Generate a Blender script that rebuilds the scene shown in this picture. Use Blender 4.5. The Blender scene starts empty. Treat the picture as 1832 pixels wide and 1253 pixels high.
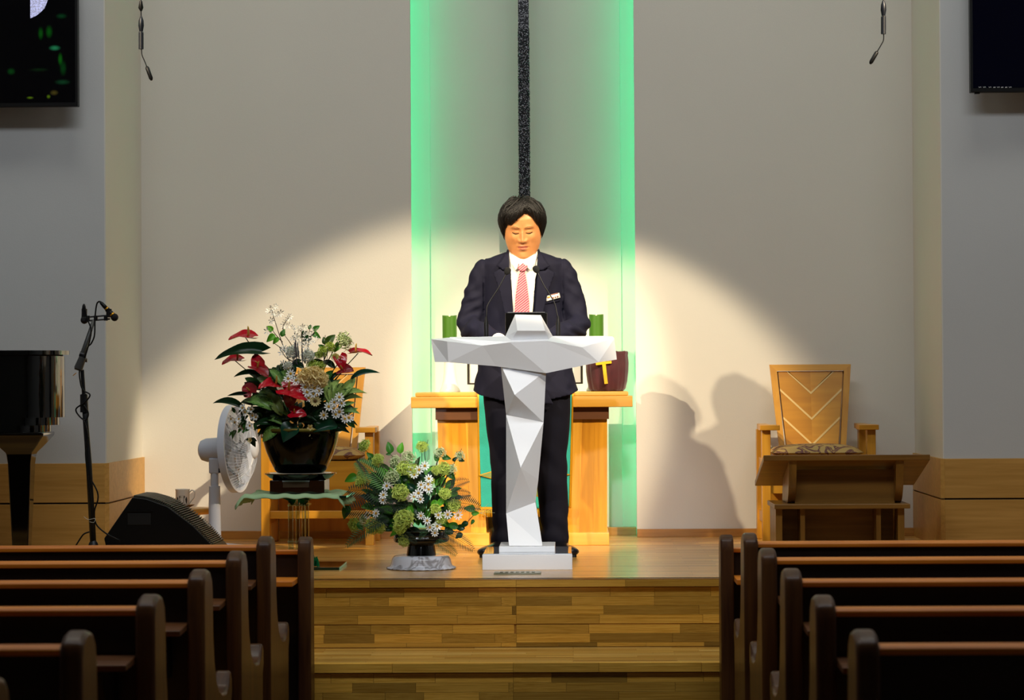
import bpy, bmesh, math, random
import numpy as np
from mathutils import Vector, Matrix, noise
random.seed(7)
SC = bpy.context.scene
COL = SC.collection
PI = math.pi
# ------------------------------------------------------------------ camera
STAGE = 0.62
CAMZ = STAGE + 0.795
FPX = 4500.0
cam_d = bpy.data.cameras.new('camera'); cam = bpy.data.objects.new('camera', cam_d); COL.objects.link(cam)
cam_d.sensor_width = 36; cam_d.lens = FPX * 36 / 1832; cam_d.clip_end = 60
R = (Matrix.Rotation(math.atan(106 / FPX), 3, 'Z') @ Matrix.Rotation(PI / 2 + math.atan(59 / FPX), 3, 'X')
     @ Matrix.Rotation(-0.0061, 3, 'Z'))
cam.matrix_world = Matrix.Translation((0, 0, CAMZ)) @ R.to_4x4()
cam_d.dof.use_dof = True; cam_d.dof.focus_distance = 11.4; cam_d.dof.aperture_fstop = 6.5
SC.camera = cam
vs = SC.view_settings
vs.view_transform = 'Standard'; vs.look = 'None'; vs.gamma = 1; vs.use_curve_mapping = False; vs.exposure = 0.0
def C(h, k=1.0):
    h = h.lstrip('#'); v = [int(h[i:i + 2], 16) / 255 for i in (0, 2, 4)]
    return tuple(((x / 12.92) if x <= .04045 else ((x + .055) / 1.055) ** 2.4) * k for x in v) + (1,)
# ------------------------------------------------------------------ light
w = bpy.data.worlds.new('world'); SC.world = w; w.use_nodes = True
w.node_tree.nodes['Background'].inputs[0].default_value = C('#b8b8b0'); w.node_tree.nodes['Background'].inputs[1].default_value = 0.03
def spot(name, loc, aim, power, half_deg, blend, color, radius):
    l = bpy.data.lights.new(name, 'SPOT'); o = bpy.data.objects.new(name, l); COL.objects.link(o)
    o.location = loc; o.rotation_euler = (Vector(aim) - Vector(loc)).to_track_quat('-Z', 'Y').to_euler()
    l.energy = power; l.spot_size = math.radians(2 * half_deg); l.spot_blend = blend; l.color = color; l.shadow_soft_size = radius
    return o
def area(name, loc, aim, power, sx, sy, color):
    l = bpy.data.lights.new(name, 'AREA'); o = bpy.data.objects.new(name, l); COL.objects.link(o)
    l.shape = 'RECTANGLE'; l.size = sx; l.size_y = sy
    o.location = loc; o.rotation_euler = (Vector(aim) - Vector(loc)).to_track_quat('-Z', 'Y').to_euler()
    l.energy = power; l.color = color
    return o
WARM = (1.0, .81, .55)
spot('stage_spot', (-3.85, 7.0, 5.05), (.20, 12.93, 1.08), 1800, 7.6, .30, WARM, .05)
spot('stage_spot', (-2.50, 7.0, 5.05), (.20, 12.93, 1.05), 1250, 7.9, .30, WARM, .05)
spot('stage_spot', (4.1, 7.2, 5.65), (-.94, 12.93, .88), 3900, 8.4, .35, WARM, .05)
spot('lectern_spot', (.7, 4.6, 6.0), (-.16, 10.95, 1.25), 1150, 5.6, .5, (1, .90, .76), .06)
spot('front_fill', (-.4, -1.5, 4.6), (-.18, 10.8, 1.22), 1900, 3.9, .7, (.86, .93, 1.0), .12)  # added fill lamp, brightens the lectern from the front
area('nave_light', (0.0, 6.6, 6.3), (0, 10.5, 1.0), 155, 6, .8, (.90, .95, 1.0))
area('chancel_light', (-2.2, 10.2, 6.3), (-1.2, 12.4, 1.0), 36, 2.2, .5, (1, .97, .86))
area('chancel_light', (2.0, 10.2, 6.3), (1.2, 12.4, 1.0), 33, 2.2, .5, (1, .97, .86))
# ------------------------------------------------------------------ helpers
ORG = {}
def at(u, v, Y):
    d = R @ Vector(((u - 916) / FPX, -(v - 626.5) / FPX, -1))
    return Vector((0, 0, CAMZ)) + d * (Y / d.y)
def px(u, Y): return at(u, 690, Y).x
def pz(v, Y, u=930): return at(u, v, Y).z
def tag(o, label=None, cat=None, group=None, kind=None):
    if label: o['label'] = label
    if cat: o['category'] = cat
    if group: o['group'] = group
    if kind: o['kind'] = kind
    return o
def thing(name, loc, label, cat, group=None):
    o = bpy.data.objects.new(name, None); COL.objects.link(o); o.location = loc; o.empty_display_size = .1
    ORG[o.name] = Vector(loc)
    return tag(o, label, cat, group)
def link(name, me, parent=None, mat=None, world_origin=None):
    o = bpy.data.objects.new(name, me); COL.objects.link(o)
    if mat is not None and not me.materials: me.materials.append(mat)
    if parent is not None:
        o.parent = parent
    return o
class MB:
    def __init__(s): s.v = []; s.f = []; s.m = []
    def add(s, vs, fs, mi=0):
        b = len(s.v); s.v += [tuple(x) for x in vs]; s.f += [tuple(b + i for i in f) for f in fs]; s.m += [mi] * len(fs); return s
    def box(s, x0, x1, y0, y1, z0, z1, mi=0):
        v = [(x, y, z) for z in (z0, z1) for y in (y0, y1) for x in (x0, x1)]
        return s.add(v, [(0, 2, 3, 1), (4, 5, 7, 6), (0, 1, 5, 4), (2, 6, 7, 3), (0, 4, 6, 2), (1, 3, 7, 5)], mi)
    def loft(s, rings, cap=True, closed=True, mi=0):
        n = len(rings[0]); v = [p for r in rings for p in r]; f = []
        for i in range(len(rings) - 1):
            for j in range(n if closed else n - 1):
                k = (j + 1) % n
                f.append((i * n + j, i * n + k, (i + 1) * n + k, (i + 1) * n + j))
        if cap and closed:
            f.append(tuple(range(n - 1, -1, -1))); f.append(tuple((len(rings) - 1) * n + j for j in range(n)))
        return s.add(v, f, mi)
    def tube(s, pts, rad, n=8, cap=True, mi=0, sq=1.0):
        pts = [Vector(p) for p in pts]
        if not hasattr(rad, '__len__'): rad = [rad] * len(pts)
        t0 = (pts[1] - pts[0]).normalized()
        up = Vector((0, 0, 1)) if abs(t0.z) < .9 else Vector((0, 1, 0))
        nrm = (up - t0 * up.dot(t0)).normalized(); rings = []
        for i, p in enumerate(pts):
            t = (pts[min(i + 1, len(pts) - 1)] - pts[max(i - 1, 0)]).normalized()
            nrm = (nrm - t * nrm.dot(t)).normalized(); b = t.cross(nrm)
            rings.append([p + (nrm * math.cos(2 * PI * j / n) + b * math.sin(2 * PI * j / n) * sq) * rad[i] for j in range(n)])
        return s.loft(rings, cap, True, mi)
    def lathe(s, prof, c=(0, 0, 0), n=32, mi=0, axis='z'):
        rings = []
        for r, z in prof:
            rr = []
            for j in range(n):
                a = 2 * PI * j / n; p = (r * math.cos(a), r * math.sin(a), z)
                if axis == 'x': p = (z, r * math.cos(a), r * math.sin(a))
                if axis == 'y': p = (r * math.sin(a), z, r * math.cos(a))
                rr.append((p[0] + c[0], p[1] + c[1], p[2] + c[2]))
            rings.append(rr)
        return s.loft(rings, True, True, mi)
    def prism(s, poly, a0, a1, axis='x', mi=0):
        """poly: 2d points, extruded along axis from a0 to a1"""
        def P(a, q):
            return {'x': (a, q[0], q[1]), 'y': (q[0], a, q[1]), 'z': (q[0], q[1], a)}[axis]
        n = len(poly); v = [P(a0, q) for q in poly] + [P(a1, q) for q in poly]
        f = [tuple(range(n)), tuple(range(2 * n - 1, n - 1, -1))] + [(i, i + n, (i + 1) % n + n, (i + 1) % n) for i in range(n)]
        return s.add(v, f, mi)
    def xf(s, M, start=0):
        for i in range(start, len(s.v)): s.v[i] = tuple(M @ Vector(s.v[i]))
        return s
    def mesh(s, name='m', org=(0, 0, 0), smooth=False, fix=True):
        me = bpy.data.meshes.new(name)
        ox, oy, oz = org
        me.from_pydata([(x - ox, y - oy, z - oz) for x, y, z in s.v], [], s.f)
        me.polygons.foreach_set('material_index', s.m)
        if fix:
            bm = bmesh.new(); bm.from_mesh(me); bmesh.ops.recalc_face_normals(bm, faces=bm.faces); bm.to_mesh(me); bm.free()
        if smooth:
            me.polygons.foreach_set('use_smooth', [True] * len(me.polygons))
            if smooth != 'all':
                try: me.set_sharp_from_angle(angle=math.radians(38))
                except Exception: pass
        me.update()
        return me
    def build(s, name, mat, parent=None, smooth=False, bevel=0, loc=None, fix=True, seg=2):
        org = ORG[parent.name] if parent is not None else (Vector(loc) if loc is not None else Vector((0, 0, 0)))
        me = s.mesh(name, org, smooth, fix)
        for m in (mat if isinstance(mat, (list, tuple)) else [mat]): me.materials.append(m)
        o = link(name, me, parent)
        if parent is None: o.location = org
        ORG[o.name] = org
        if bevel:
            b = o.modifiers.new('bevel', 'BEVEL'); b.width = bevel; b.segments = seg; b.limit_method = 'ANGLE'; b.angle_limit = .6
            if smooth is False:
                me.polygons.foreach_set('use_smooth', [True] * len(me.polygons)); b.harden_normals = True
        return o
def cr(pts, n=8):
    """catmull-rom through points"""
    P = [Vector(p) for p in pts]; P = [P[0] * 2 - P[1]] + P + [P[-1] * 2 - P[-2]]; out = []
    for i in range(1, len(P) - 2):
        for k in range(n):
            t = k / n; a, b, c, d = P[i - 1], P[i], P[i + 1], P[i + 2]
            out.append(.5 * ((2 * b) + (c - a) * t + (2 * a - 5 * b + 4 * c - d) * t * t + (3 * b - a - 3 * c + d) * t ** 3))
    out.append(P[-2]); return out
# ------------------------------------------------------------------ materials
def newmat(name):
    m = bpy.data.materials.new(name); m.use_nodes = True; nt = m.node_tree
    return m, nt, nt.nodes['Principled BSDF'], nt.nodes, nt.links
def pbr(name, col, rough=.5, metal=0, var=0.0, scale=8, bump=0.0, bscale=40, coat=0, emit=None, es=0, trans=0, sheen=0, sub=0, rnd=0, ior=None, spec=None):
    m, nt, b, N, L = newmat(name)
    c = C(col) if isinstance(col, str) else col
    b.inputs['Base Color'].default_value = c; b.inputs['Roughness'].default_value = rough; b.inputs['Metallic'].default_value = metal
    if coat: b.inputs['Coat Weight'].default_value = coat; b.inputs['Coat Roughness'].default_value = .08
    if trans: b.inputs['Transmission Weight'].default_value = trans
    if sheen: b.inputs['Sheen Weight'].default_value = sheen
    if ior: b.inputs['IOR'].default_value = ior
    if spec is not None: b.inputs['Specular IOR Level'].default_value = spec
    if sub: b.inputs['Subsurface Weight'].default_value = sub; b.inputs['Subsurface Radius'].default_value = (.012, .004, .002); b.inputs['Subsurface Scale'].default_value = 1
    if emit: b.inputs['Emission Color'].default_value = C(emit); b.inputs['Emission Strength'].default_value = es
    tc = N.new('ShaderNodeTexCoord')
    if var or rnd:
        n = N.new('ShaderNodeTexNoise'); n.inputs['Scale'].default_value = scale; n.inputs['Detail'].default_value = 4
        L.new(tc.outputs['Object'], n.inputs['Vector'])
        hsv = N.new('ShaderNodeHueSaturation'); hsv.inputs['Color'].default_value = c
        mr = N.new('ShaderNodeMapRange'); mr.inputs[3].default_value = 1 - var; mr.inputs[4].default_value = 1 + var
        mr.inputs[1].default_value = .3; mr.inputs[2].default_value = .7
        L.new(n.outputs['Fac'], mr.inputs[0])
        if rnd:
            oi = N.new('ShaderNodeObjectInfo'); m2 = N.new('ShaderNodeMapRange'); m2.inputs[3].default_value = 1 - rnd; m2.inputs[4].default_value = 1 + rnd
            L.new(oi.outputs['Random'], m2.inputs[0]); mu = N.new('ShaderNodeMath'); mu.operation = 'MULTIPLY'
            L.new(mr.outputs[0], mu.inputs[0]); L.new(m2.outputs[0], mu.inputs[1]); L.new(mu.outputs[0], hsv.inputs['Value'])
        else:
            L.new(mr.outputs[0], hsv.inputs['Value'])
        L.new(hsv.outputs[0], b.inputs['Base Color'])
    if bump:
        n2 = N.new('ShaderNodeTexNoise'); n2.inputs['Scale'].default_value = bscale; n2.inputs['Detail'].default_value = 5
        L.new(tc.outputs['Object'], n2.inputs['Vector'])
        bp = N.new('ShaderNodeBump'); bp.inputs['Strength'].default_value = bump; bp.inputs['Distance'].default_value = .01
        L.new(n2.outputs['Fac'], bp.inputs['Height']); L.new(bp.outputs[0], b.inputs['Normal'])
    return m
def wood(name, c1, c2, axis='x', grain=30, rough=.35, coat=0, rnd=0, bump=.08, stretch=14, c3=None, bands=0):
    m, nt, b, N, L = newmat(name)
    tc = N.new('ShaderNodeTexCoord'); mp = N.new('ShaderNodeMapping')
    sc = {'x': (1 / stretch, 1, 1), 'y': (1, 1 / stretch, 1), 'z': (1, 1, 1 / stretch)}[axis]
    mp.inputs['Scale'].default_value = sc
    oi = N.new('ShaderNodeObjectInfo')
    vm = N.new('ShaderNodeVectorMath'); vm.operation = 'SCALE'
    cb = N.new('ShaderNodeCombineXYZ')
    for i in range(3): L.new(oi.outputs['Random'], cb.inputs[i])
    L.new(cb.outputs[0], vm.inputs[0]); vm.inputs['Scale'].default_value = 37.0
    va = N.new('ShaderNodeVectorMath'); va.operation = 'ADD'
    L.new(tc.outputs['Object'], mp.inputs['Vector']); L.new(mp.outputs[0], va.inputs[0]); L.new(vm.outputs[0], va.inputs[1])
    n = N.new('ShaderNodeTexNoise'); n.inputs['Scale'].default_value = grain; n.inputs['Detail'].default_value = 7; n.inputs['Distortion'].default_value = .6
    L.new(va.outputs[0], n.inputs['Vector'])
    n2 = N.new('ShaderNodeTexNoise'); n2.inputs['Scale'].default_value = grain * .22; n2.inputs['Detail'].default_value = 3; n2.inputs['Distortion'].default_value = 1.5
    L.new(va.outputs[0], n2.inputs['Vector'])
    mi = N.new('ShaderNodeMath'); mi.operation = 'ADD'; ml = N.new('ShaderNodeMath'); ml.operation = 'MULTIPLY'; ml.inputs[1].default_value = .55
    m3 = N.new('ShaderNodeMath'); m3.operation = 'MULTIPLY'; m3.inputs[1].default_value = .45
    L.new(n.outputs['Fac'], ml.inputs[0]); L.new(n2.outputs['Fac'], m3.inputs[0]); L.new(ml.outputs[0], mi.inputs[0]); L.new(m3.outputs[0], mi.inputs[1])
    rp = N.new('ShaderNodeValToRGB'); rp.color_ramp.elements[0].position = .36; rp.color_ramp.elements[1].position = .64
    rp.color_ramp.elements[0].color = C(c1); rp.color_ramp.elements[1].color = C(c2)
    L.new(mi.outputs[0], rp.inputs[0]); out = rp.outputs[0]
    if rnd:
        hs = N.new('ShaderNodeHueSaturation'); mr = N.new('ShaderNodeMapRange'); mr.inputs[3].default_value = 1 - rnd; mr.inputs[4].default_value = 1 + rnd * .6
        pw = N.new('ShaderNodeMath'); pw.operation = 'POWER'; pw.inputs[1].default_value = .7
        L.new(oi.outputs['Random'], pw.inputs[0]); L.new(pw.outputs[0], mr.inputs[0]); L.new(mr.outputs[0], hs.inputs['Value']); L.new(out, hs.inputs['Color']); out = hs.outputs[0]
    L.new(out, b.inputs['Base Color'])
    b.inputs['Roughness'].default_value = rough
    if coat: b.inputs['Coat Weight'].default_value = coat; b.inputs['Coat Roughness'].default_value = .12
    if bump:
        bp = N.new('ShaderNodeBump'); bp.inputs['Strength'].default_value = bump; bp.inputs['Distance'].default_value = .004
        L.new(mi.outputs[0], bp.inputs['Height']); L.new(bp.outputs[0], b.inputs['Normal'])
    return m
def strip_floor(name, cols, L_, W_, rough, coat):
    """strips running along x: brick texture gives each strip its own tone"""
    m, nt, b, N, L = newmat(name)
    tc = N.new('ShaderNodeTexCoord'); br = N.new('ShaderNodeTexBrick')
    L.new(tc.outputs['Object'], br.inputs['Vector'])
    br.inputs['Scale'].default_value = 1; br.inputs['Brick Width'].default_value = L_; br.inputs['Row Height'].default_value = W_
    br.inputs['Mortar Size'].default_value = .0012; br.inputs['Color1'].default_value = (0, 0, 0, 1); br.inputs['Color2'].default_value = (1, 1, 1, 1)
    br.inputs['Mortar'].default_value = (.0, .0, .0, 1); br.offset = .37; br.offset_frequency = 3; br.squash = .8; br.squash_frequency = 2
    rp = N.new('ShaderNodeValToRGB'); e = rp.color_ramp.elements
    e[0].position = 0; e[0].color = C(cols[0]); e[1].position = 1; e[1].color = C(cols[-1])
    for i, c in enumerate(cols[1:-1]): x = e.new((i + 1) / (len(cols) - 1)); x.color = C(c)
    L.new(br.outputs['Color'], rp.inputs[0])
    mp = N.new('ShaderNodeMapping'); mp.inputs['Scale'].default_value = (.07, 1, 1); n = N.new('ShaderNodeTexNoise'); n.inputs['Scale'].default_value = 60; n.inputs['Detail'].default_value = 5
    L.new(tc.outputs['Object'], mp.inputs[0]); L.new(mp.outputs[0], n.inputs['Vector'])
    hs = N.new('ShaderNodeHueSaturation'); mr = N.new('ShaderNodeMapRange'); mr.inputs[1].default_value = .3; mr.inputs[2].default_value = .7; mr.inputs[3].default_value = .82; mr.inputs[4].default_value = 1.15
    L.new(n.outputs['Fac'], mr.inputs[0]); L.new(mr.outputs[0], hs.inputs['Value']); L.new(rp.outputs[0], hs.inputs['Color'])
    L.new(hs.outputs[0], b.inputs['Base Color'])
    b.inputs['Roughness'].default_value = rough; b.inputs['Coat Weight'].default_value = coat; b.inputs['Coat Roughness'].default_value = .1
    n3 = N.new('ShaderNodeTexNoise'); n3.inputs['Scale'].default_value = 5; bp = N.new('ShaderNodeBump'); bp.inputs['Strength'].default_value = .15; bp.inputs['Distance'].default_value = .01
    L.new(tc.outputs['Object'], n3.inputs['Vector']); L.new(n3.outputs['Fac'], bp.inputs['Height']); L.new(bp.outputs[0], b.inputs['Normal'])
    return m
M = {}
M['wall'] = pbr('wall_paint', '#d6d3c9', .85, var=.02, scale=1.2, bump=.05, bscale=180)
M['pier'] = pbr('pier_cool_lit', '#c4c6c6', .85, var=.02, scale=1.5, bump=.05, bscale=180)  # bluish nave light on the piers put into the colour
M['panelw'] = pbr('niche_paint', '#cfcfc6', .8, var=.02, scale=1.5)
M['oak'] = wood('light_oak_veneer', '#b5873f', '#cc9c52', 'x', 60, .45, rnd=.04, bump=.03, stretch=20)
M['base'] = wood('honey_wood', '#96662c', '#c48e46', 'x', 40, .3, coat=.3)
M['parquet'] = wood('parquet_block', '#be8624', '#f4c258', 'x', 34, .35, coat=.15, rnd=.6, stretch=9, bump=.05)
M['stagefloor'] = strip_floor('stage_strips', ['#9a6a2a', '#cf9a46', '#b98438', '#ddb060', '#bd8a3c'], .62, .052, .3, .25)
M['tread'] = strip_floor('tread_strips', ['#a07028', '#dcae54', '#b98634', '#e2ba66'], .5, .04, .35, .15)
M['carpet'] = pbr('aisle_floor', '#5a4326', .5, var=.1)
M['ceil'] = pbr('ceiling_paint', '#8f8f8a', .9)
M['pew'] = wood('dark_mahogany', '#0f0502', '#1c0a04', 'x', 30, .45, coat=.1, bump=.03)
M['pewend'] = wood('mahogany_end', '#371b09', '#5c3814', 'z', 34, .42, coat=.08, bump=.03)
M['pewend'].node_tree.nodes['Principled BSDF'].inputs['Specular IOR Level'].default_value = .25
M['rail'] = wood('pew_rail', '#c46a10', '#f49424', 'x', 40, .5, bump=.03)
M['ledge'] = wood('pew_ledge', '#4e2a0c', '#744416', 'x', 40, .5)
M['black'] = pbr('black_plastic', '#070708', .45, spec=.3)
M['blackg'] = pbr('black_gloss', '#040404', .06, coat=.6)
M['chrome'] = pbr('chrome', '#b8b8b8', .2, 1)
M['gold'] = pbr('gold_trim', '#d79a14', .38, .6)
# ------------------------------------------------------------------ setting
YW, YN, YP = 12.93, 13.15, 11.94          # back wall, niche back, piers
def struct(name, mb, mat, **k):
    o = mb.build(name, mat, **k); o['kind'] = 'structure'; return o
ZT = 6.5
struct('floor', MB().box(-6, 6, -2.5, 9.9, -.1, 0), M['carpet'])
struct('ceiling', MB().box(-6, 6, -2.5, 13.4, ZT, ZT + .1), M['ceil'])
EY = 10.19
stg = struct('stage', MB().box(-6, 6, EY + .02, 13.4, .0, STAGE), M['stagefloor'])
TZ = STAGE - .275
struct('step', MB().box(-1.4, 1.1, 9.64, EY + .02, .0, TZ - .002), M['tread'])
# parquet blocks on the risers and nosings, each its own piece
unit = MB().box(0, 1, 0, 1, 0, 1).mesh('parquet_block')
def block(parent, x0, x1, y0, y1, z0, z1, n='parquet_block', mat=None):
    me = BLK[n]
    o = bpy.data.objects.new(n, me); COL.objects.link(o); o.parent = parent
    o.location = (x0, y0, z0); o.scale = (x1 - x0, y1 - y0, z1 - z0)
    return o
BLK = {}
for n, mt in (('parquet_block', 'parquet'), ('nosing_block', 'parquet')):
    u = unit.copy(); u.materials.append(M[mt]); BLK[n] = u
def blocks_row(parent, X0, X1, y0, y1, z0, z1, lmin, lmax, seams=(), n='parquet_block'):
    x = X0 - random.uniform(0, lmin)
    while x < X1:
        e = x + random.uniform(lmin, lmax)
        for s_ in seams:
            if x < s_ < e: e = s_
        j = random.uniform(0, .0008)
        if e - x > .01: block(parent, x + .0006, e - .0006, y0 - j, y1, z0 + .0004, z1 - .0004, n)
        x = e
XS0, XS1 = -1.06, .66
seam = (px(921, EY),)
nz = pz(1051, EY)                 # bottom of the nosing
ry = EY + .015
blocks_row(stg, XS0, XS1, EY, EY + .03, nz, STAGE - .004, .28, .6, seam, 'nosing_block')
struct('trim_1', MB().box(-6, 6, EY + .004, EY + .06, STAGE - .004, STAGE), M['base'])
zz = nz - .004
rowh = .0365
k = 0
while zz > TZ + .008:
    z0 = max(zz - rowh, TZ)
    blocks_row(stg, XS0, XS1, ry, EY + .03, z0, zz, .14, .42, seam)
    zz = z0 - (.003 if k == 3 else 0); k += 1
stp = bpy.data.objects['step']
nz2 = TZ - .036
blocks_row(stp, XS0, XS1, 9.62, 9.66, nz2, TZ - .001, .28, .6, seam, 'nosing_block')
zz = nz2 - .004
while zz > .16:
    blocks_row(stp, XS0, XS1, 9.632, 9.66, zz - rowh, zz, .14, .42, seam); zz -= rowh
# outlet plate on the stage edge
t = thing('floor_outlet_plate', (px(924, 10.5), 10.5, STAGE), 'brass floor outlet plate set in the stage in front of the lectern', 'outlet')
mb = MB(); xa, xb = px(882, 10.5), px(966, 10.5)
mb.prism([(10.43, STAGE), (10.44, STAGE + .005), (10.56, STAGE + .005), (10.57, STAGE)], xa, xb, 'x')
mb.build('plate', M['chrome'].copy() if 0 else pbr('worn_brass', '#9d9880', .35, .8), t, bevel=.001)
mb = MB()
for i in range(7): mb.box(xa + .025 + i * .022, xa + .037 + i * .022, 10.47, 10.53, STAGE + .005, STAGE + .0075)
mb.build('socket_lid', pbr('dull_brass', '#77735c', .4, .7), t)
# back wall with the niche opening
xl, xr = px(737, YW), px(1138, YW)
wx0, wx1 = px(252, YW), px(1638, YW)
WB = YN + .25
for nme, x0, x1, xm in (('wall_back_left', wx0 - 2, xl, xl - .16), ('wall_back_right', xr, wx1 + 2, xr + .16)):
    mb = MB()
    if nme.endswith('left'): mb.prism([(x0, YW), (x1, YW), (x1, YW + .035), (xm, YW + .035), (xm, WB), (x0, WB)], .3, ZT, 'z')
    else: mb.prism([(x1, YW), (x0, YW), (x0, YW + .035), (xm, YW + .035), (xm, WB), (x1, WB)], .3, ZT, 'z')
    struct(nme, mb, M['wall'])
struct('wall_niche', MB().box(xl - .2, xr + .2, YN, YN + .1, .3, ZT), M['panelw'])
struct('trim_2', MB().box(px(772, YN), px(1113, YN), YN - .008, YN + .02, STAGE + .04, ZT), M['panelw'], bevel=.002)
# piers on both sides with wainscot panels
for side, xp in (('left', px(188, YP)), ('right', px(1688, YP))):
    sg = -1 if side == 'left' else 1
    xo = sg * 5.0
    xw = wx0 if side == 'left' else wx1
    poly = [(xp, YP), (xo, YP), (xo, WB), (xw, WB), (xw, YW)]
    o = struct('wall_' + side, MB().prism(poly, .3, ZT, 'z'), M['pier'])
    # sheet on the return face: the alcove's warm light put into its colour
    th = .006
    dv = Vector((xw - xp, YW - YP, 0)).normalized(); nn = Vector((dv.y, -dv.x, 0)) * (1 if side == 'left' else -1)
    a = Vector((xp, YP, 0)); b_ = Vector((xw, YW, 0))
    q = [a, b_, b_ + nn * th, a + nn * th]
    struct('wall_' + side + '_return', MB().prism([(p.x, p.y) for p in q], STAGE + .3, ZT, 'z'), M['wall'])
    ztop = pz(821, YP, 1690 if side == 'right' else 1690); zg = ztop - .19
    wt = thing('trim_3' if side == 'left' else 'trim_4', (xp, YP, STAGE), None, None); wt['kind'] = 'structure'
    for (z0, z1) in ((STAGE, zg - .004), (zg + .004, ztop)):
        x0, x1 = sorted((xp, xo))
        MB().box(x0, x1, YP - .018, YP, z0, z1).build('oak_panel', M['oak'], wt, bevel=.0015)
        q = [a - dv * .0 + Vector((0, -.018, 0)), a, b_, b_ + nn * .018, a + nn * .018 + Vector((0, -.0, 0))]
        MB().prism([(p.x, p.y) for p in q], z0, z1, 'z').build('oak_panel', M['oak'], wt)
    MB().prism([(xp - .001 * sg, YP - .012), (xo, YP - .012), (xo, YP - .001), (xp, YP - .001)], zg - .005, zg + .005, 'z').build('groove', pbr('groove_dark', '#1c1206', .8), wt)
# outer room shell
struct('wall_far_left', MB().box(-6.1, -6, -2.5, 13.4, 0, ZT), M['pier'])
struct('wall_far_right', MB().box(6, 6.1, -2.5, 13.4, 0, ZT), M['pier'])
struct('wall_rear', MB().box(-6.1, 6.1, -2.6, -2.5, 0, ZT), M['pier'])
# baseboards
bh = .042
struct('baseboard_left', MB().box(wx0, xl, YW - .018, YW, STAGE, STAGE + bh), M['base'], bevel=.002)
struct('baseboard_right', MB().box(xr, wx1, YW - .018, YW, STAGE, STAGE + bh), M['base'], bevel=.002)
struct('baseboard_niche', MB().box(xl, xr, YN - .07, YN, STAGE, STAGE + bh), M['base'], bevel=.002)
# green led strips in channels hidden behind the wall lips
led = pbr('green_led', '#10e070', .5, emit='#00d890', es=22)
for i, x in enumerate((xl, xr)):
    s_ = 1 if i == 0 else -1
    t = thing('led_strip_light', (x - s_ * .07, YW + .05, STAGE + .1), 'green led strip light recessed in the %s edge of the centre niche' % ('left', 'right')[i], 'light', 'green niche lights')
    xc = x - s_ * .07
    MB().box(xc - .012, xc + .012, YW + .035, YW + .047, STAGE + .05, ZT - .1).build('profile', pbr('alu', '#cccccc', .4, .8), t)
    MB().box(xc - .009, xc + .009, YW + .047, YW + .052, STAGE + .06, ZT - .12).build('diffuser', led, t)
# ------------------------------------------------------------------ pews
PT = .893
def pew_end(x0, x1, y, tall=PT, name='end_panel', parent=None, mat=None):
    """side profile in (y,z); y = rear face"""
    P = [(0, 0), (0, .5), (-.0, tall - .05), (.012, tall - .02), (.05, tall - .004), (.09, tall), (.13, tall - .008), (.162, tall - .03), (.175, tall - .07),
         (.185, tall - .2), (.205, tall - .27), (.245, tall - .33), (.30, tall - .365), (.37, tall - .385), (.45, tall - .39), (.50, tall - .375), (.525, tall - .345), (.548, tall - .335), (.57, tall - .36),
         (.572, tall - .41), (.55, tall - .44), (.545, .3), (.56, .05), (.56, 0)]
    o = MB().prism([(y + a, b) for a, b in P], x0, x1, 'x').build(name, mat or M['pewend'], parent, bevel=.012, seg=3)
    return o
rowsL = [5.26, 6.18, 7.02, 7.80, 8.56]; rowsR = [5.22, 6.08, 6.96, 7.82, 8.62]
def pew(side, Y, idx, label):
    X = {'L': -1.03, 'R': .585}[side]; X = X if side == 'R' else X
    s_ = -1 if side == 'L' else 1
    t = thing('church_pew', (X, Y, 0), label, 'pew', 'rows of dark wooden pews on the %s of the aisle' % ('left' if side == 'L' else 'right'))
    xo = X + s_ * 2.7; e = .05
    xa, xb = sorted((X, X + s_ * e)); pew_end(xa, xb, Y, parent=t)
    xc, xd = sorted((xo, xo + s_ * e)); pew_end(xc, xd, Y, parent=t)
    x0, x1 = sorted((X + s_ * e, xo))
    zt = PT - .031
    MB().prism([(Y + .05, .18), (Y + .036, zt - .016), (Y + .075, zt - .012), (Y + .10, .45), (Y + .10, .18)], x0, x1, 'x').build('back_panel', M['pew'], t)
    MB().prism([(Y + .03, zt - .018), (Y + .03, zt - .005), (Y + .036, zt), (Y + .09, zt + .002), (Y + .098, zt - .004), (Y + .098, zt - .014)], x0, x1, 'x').build('top_rail', M['rail'], t, bevel=.003)
    MB().box(x0, x1, Y + .10, Y + .50, .40, .435).build('seat', M['rail'], t, bevel=.006)
    MB().prism([(Y - .12, PT - .170), (Y - .12, PT - .154), (Y + .05, PT - .145), (Y + .05, PT - .165)], x0, x1, 'x').build('book_ledge', M['ledge'], t, bevel=.003)
    for xx in np.linspace(x0 + .06, x1 - .06, 4):
        MB().prism([(Y + .05, PT - .165), (Y - .09, PT - .168), (Y - .06, PT - .20), (Y + .05, PT - .31)], xx - .011, xx + .011, 'x').build('ledge_bracket', M['pew'], t)
    return t
nm = ['nearest full row', 'second row from the camera', 'third row from the camera', 'fourth row from the camera', 'row just behind the front partition']
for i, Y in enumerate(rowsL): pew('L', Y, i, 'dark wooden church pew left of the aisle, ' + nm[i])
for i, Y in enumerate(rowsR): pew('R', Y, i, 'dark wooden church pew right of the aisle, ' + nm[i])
pew('L', 4.42, 9, 'dark wooden pew whose rounded end just shows in the bottom left corner')
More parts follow.
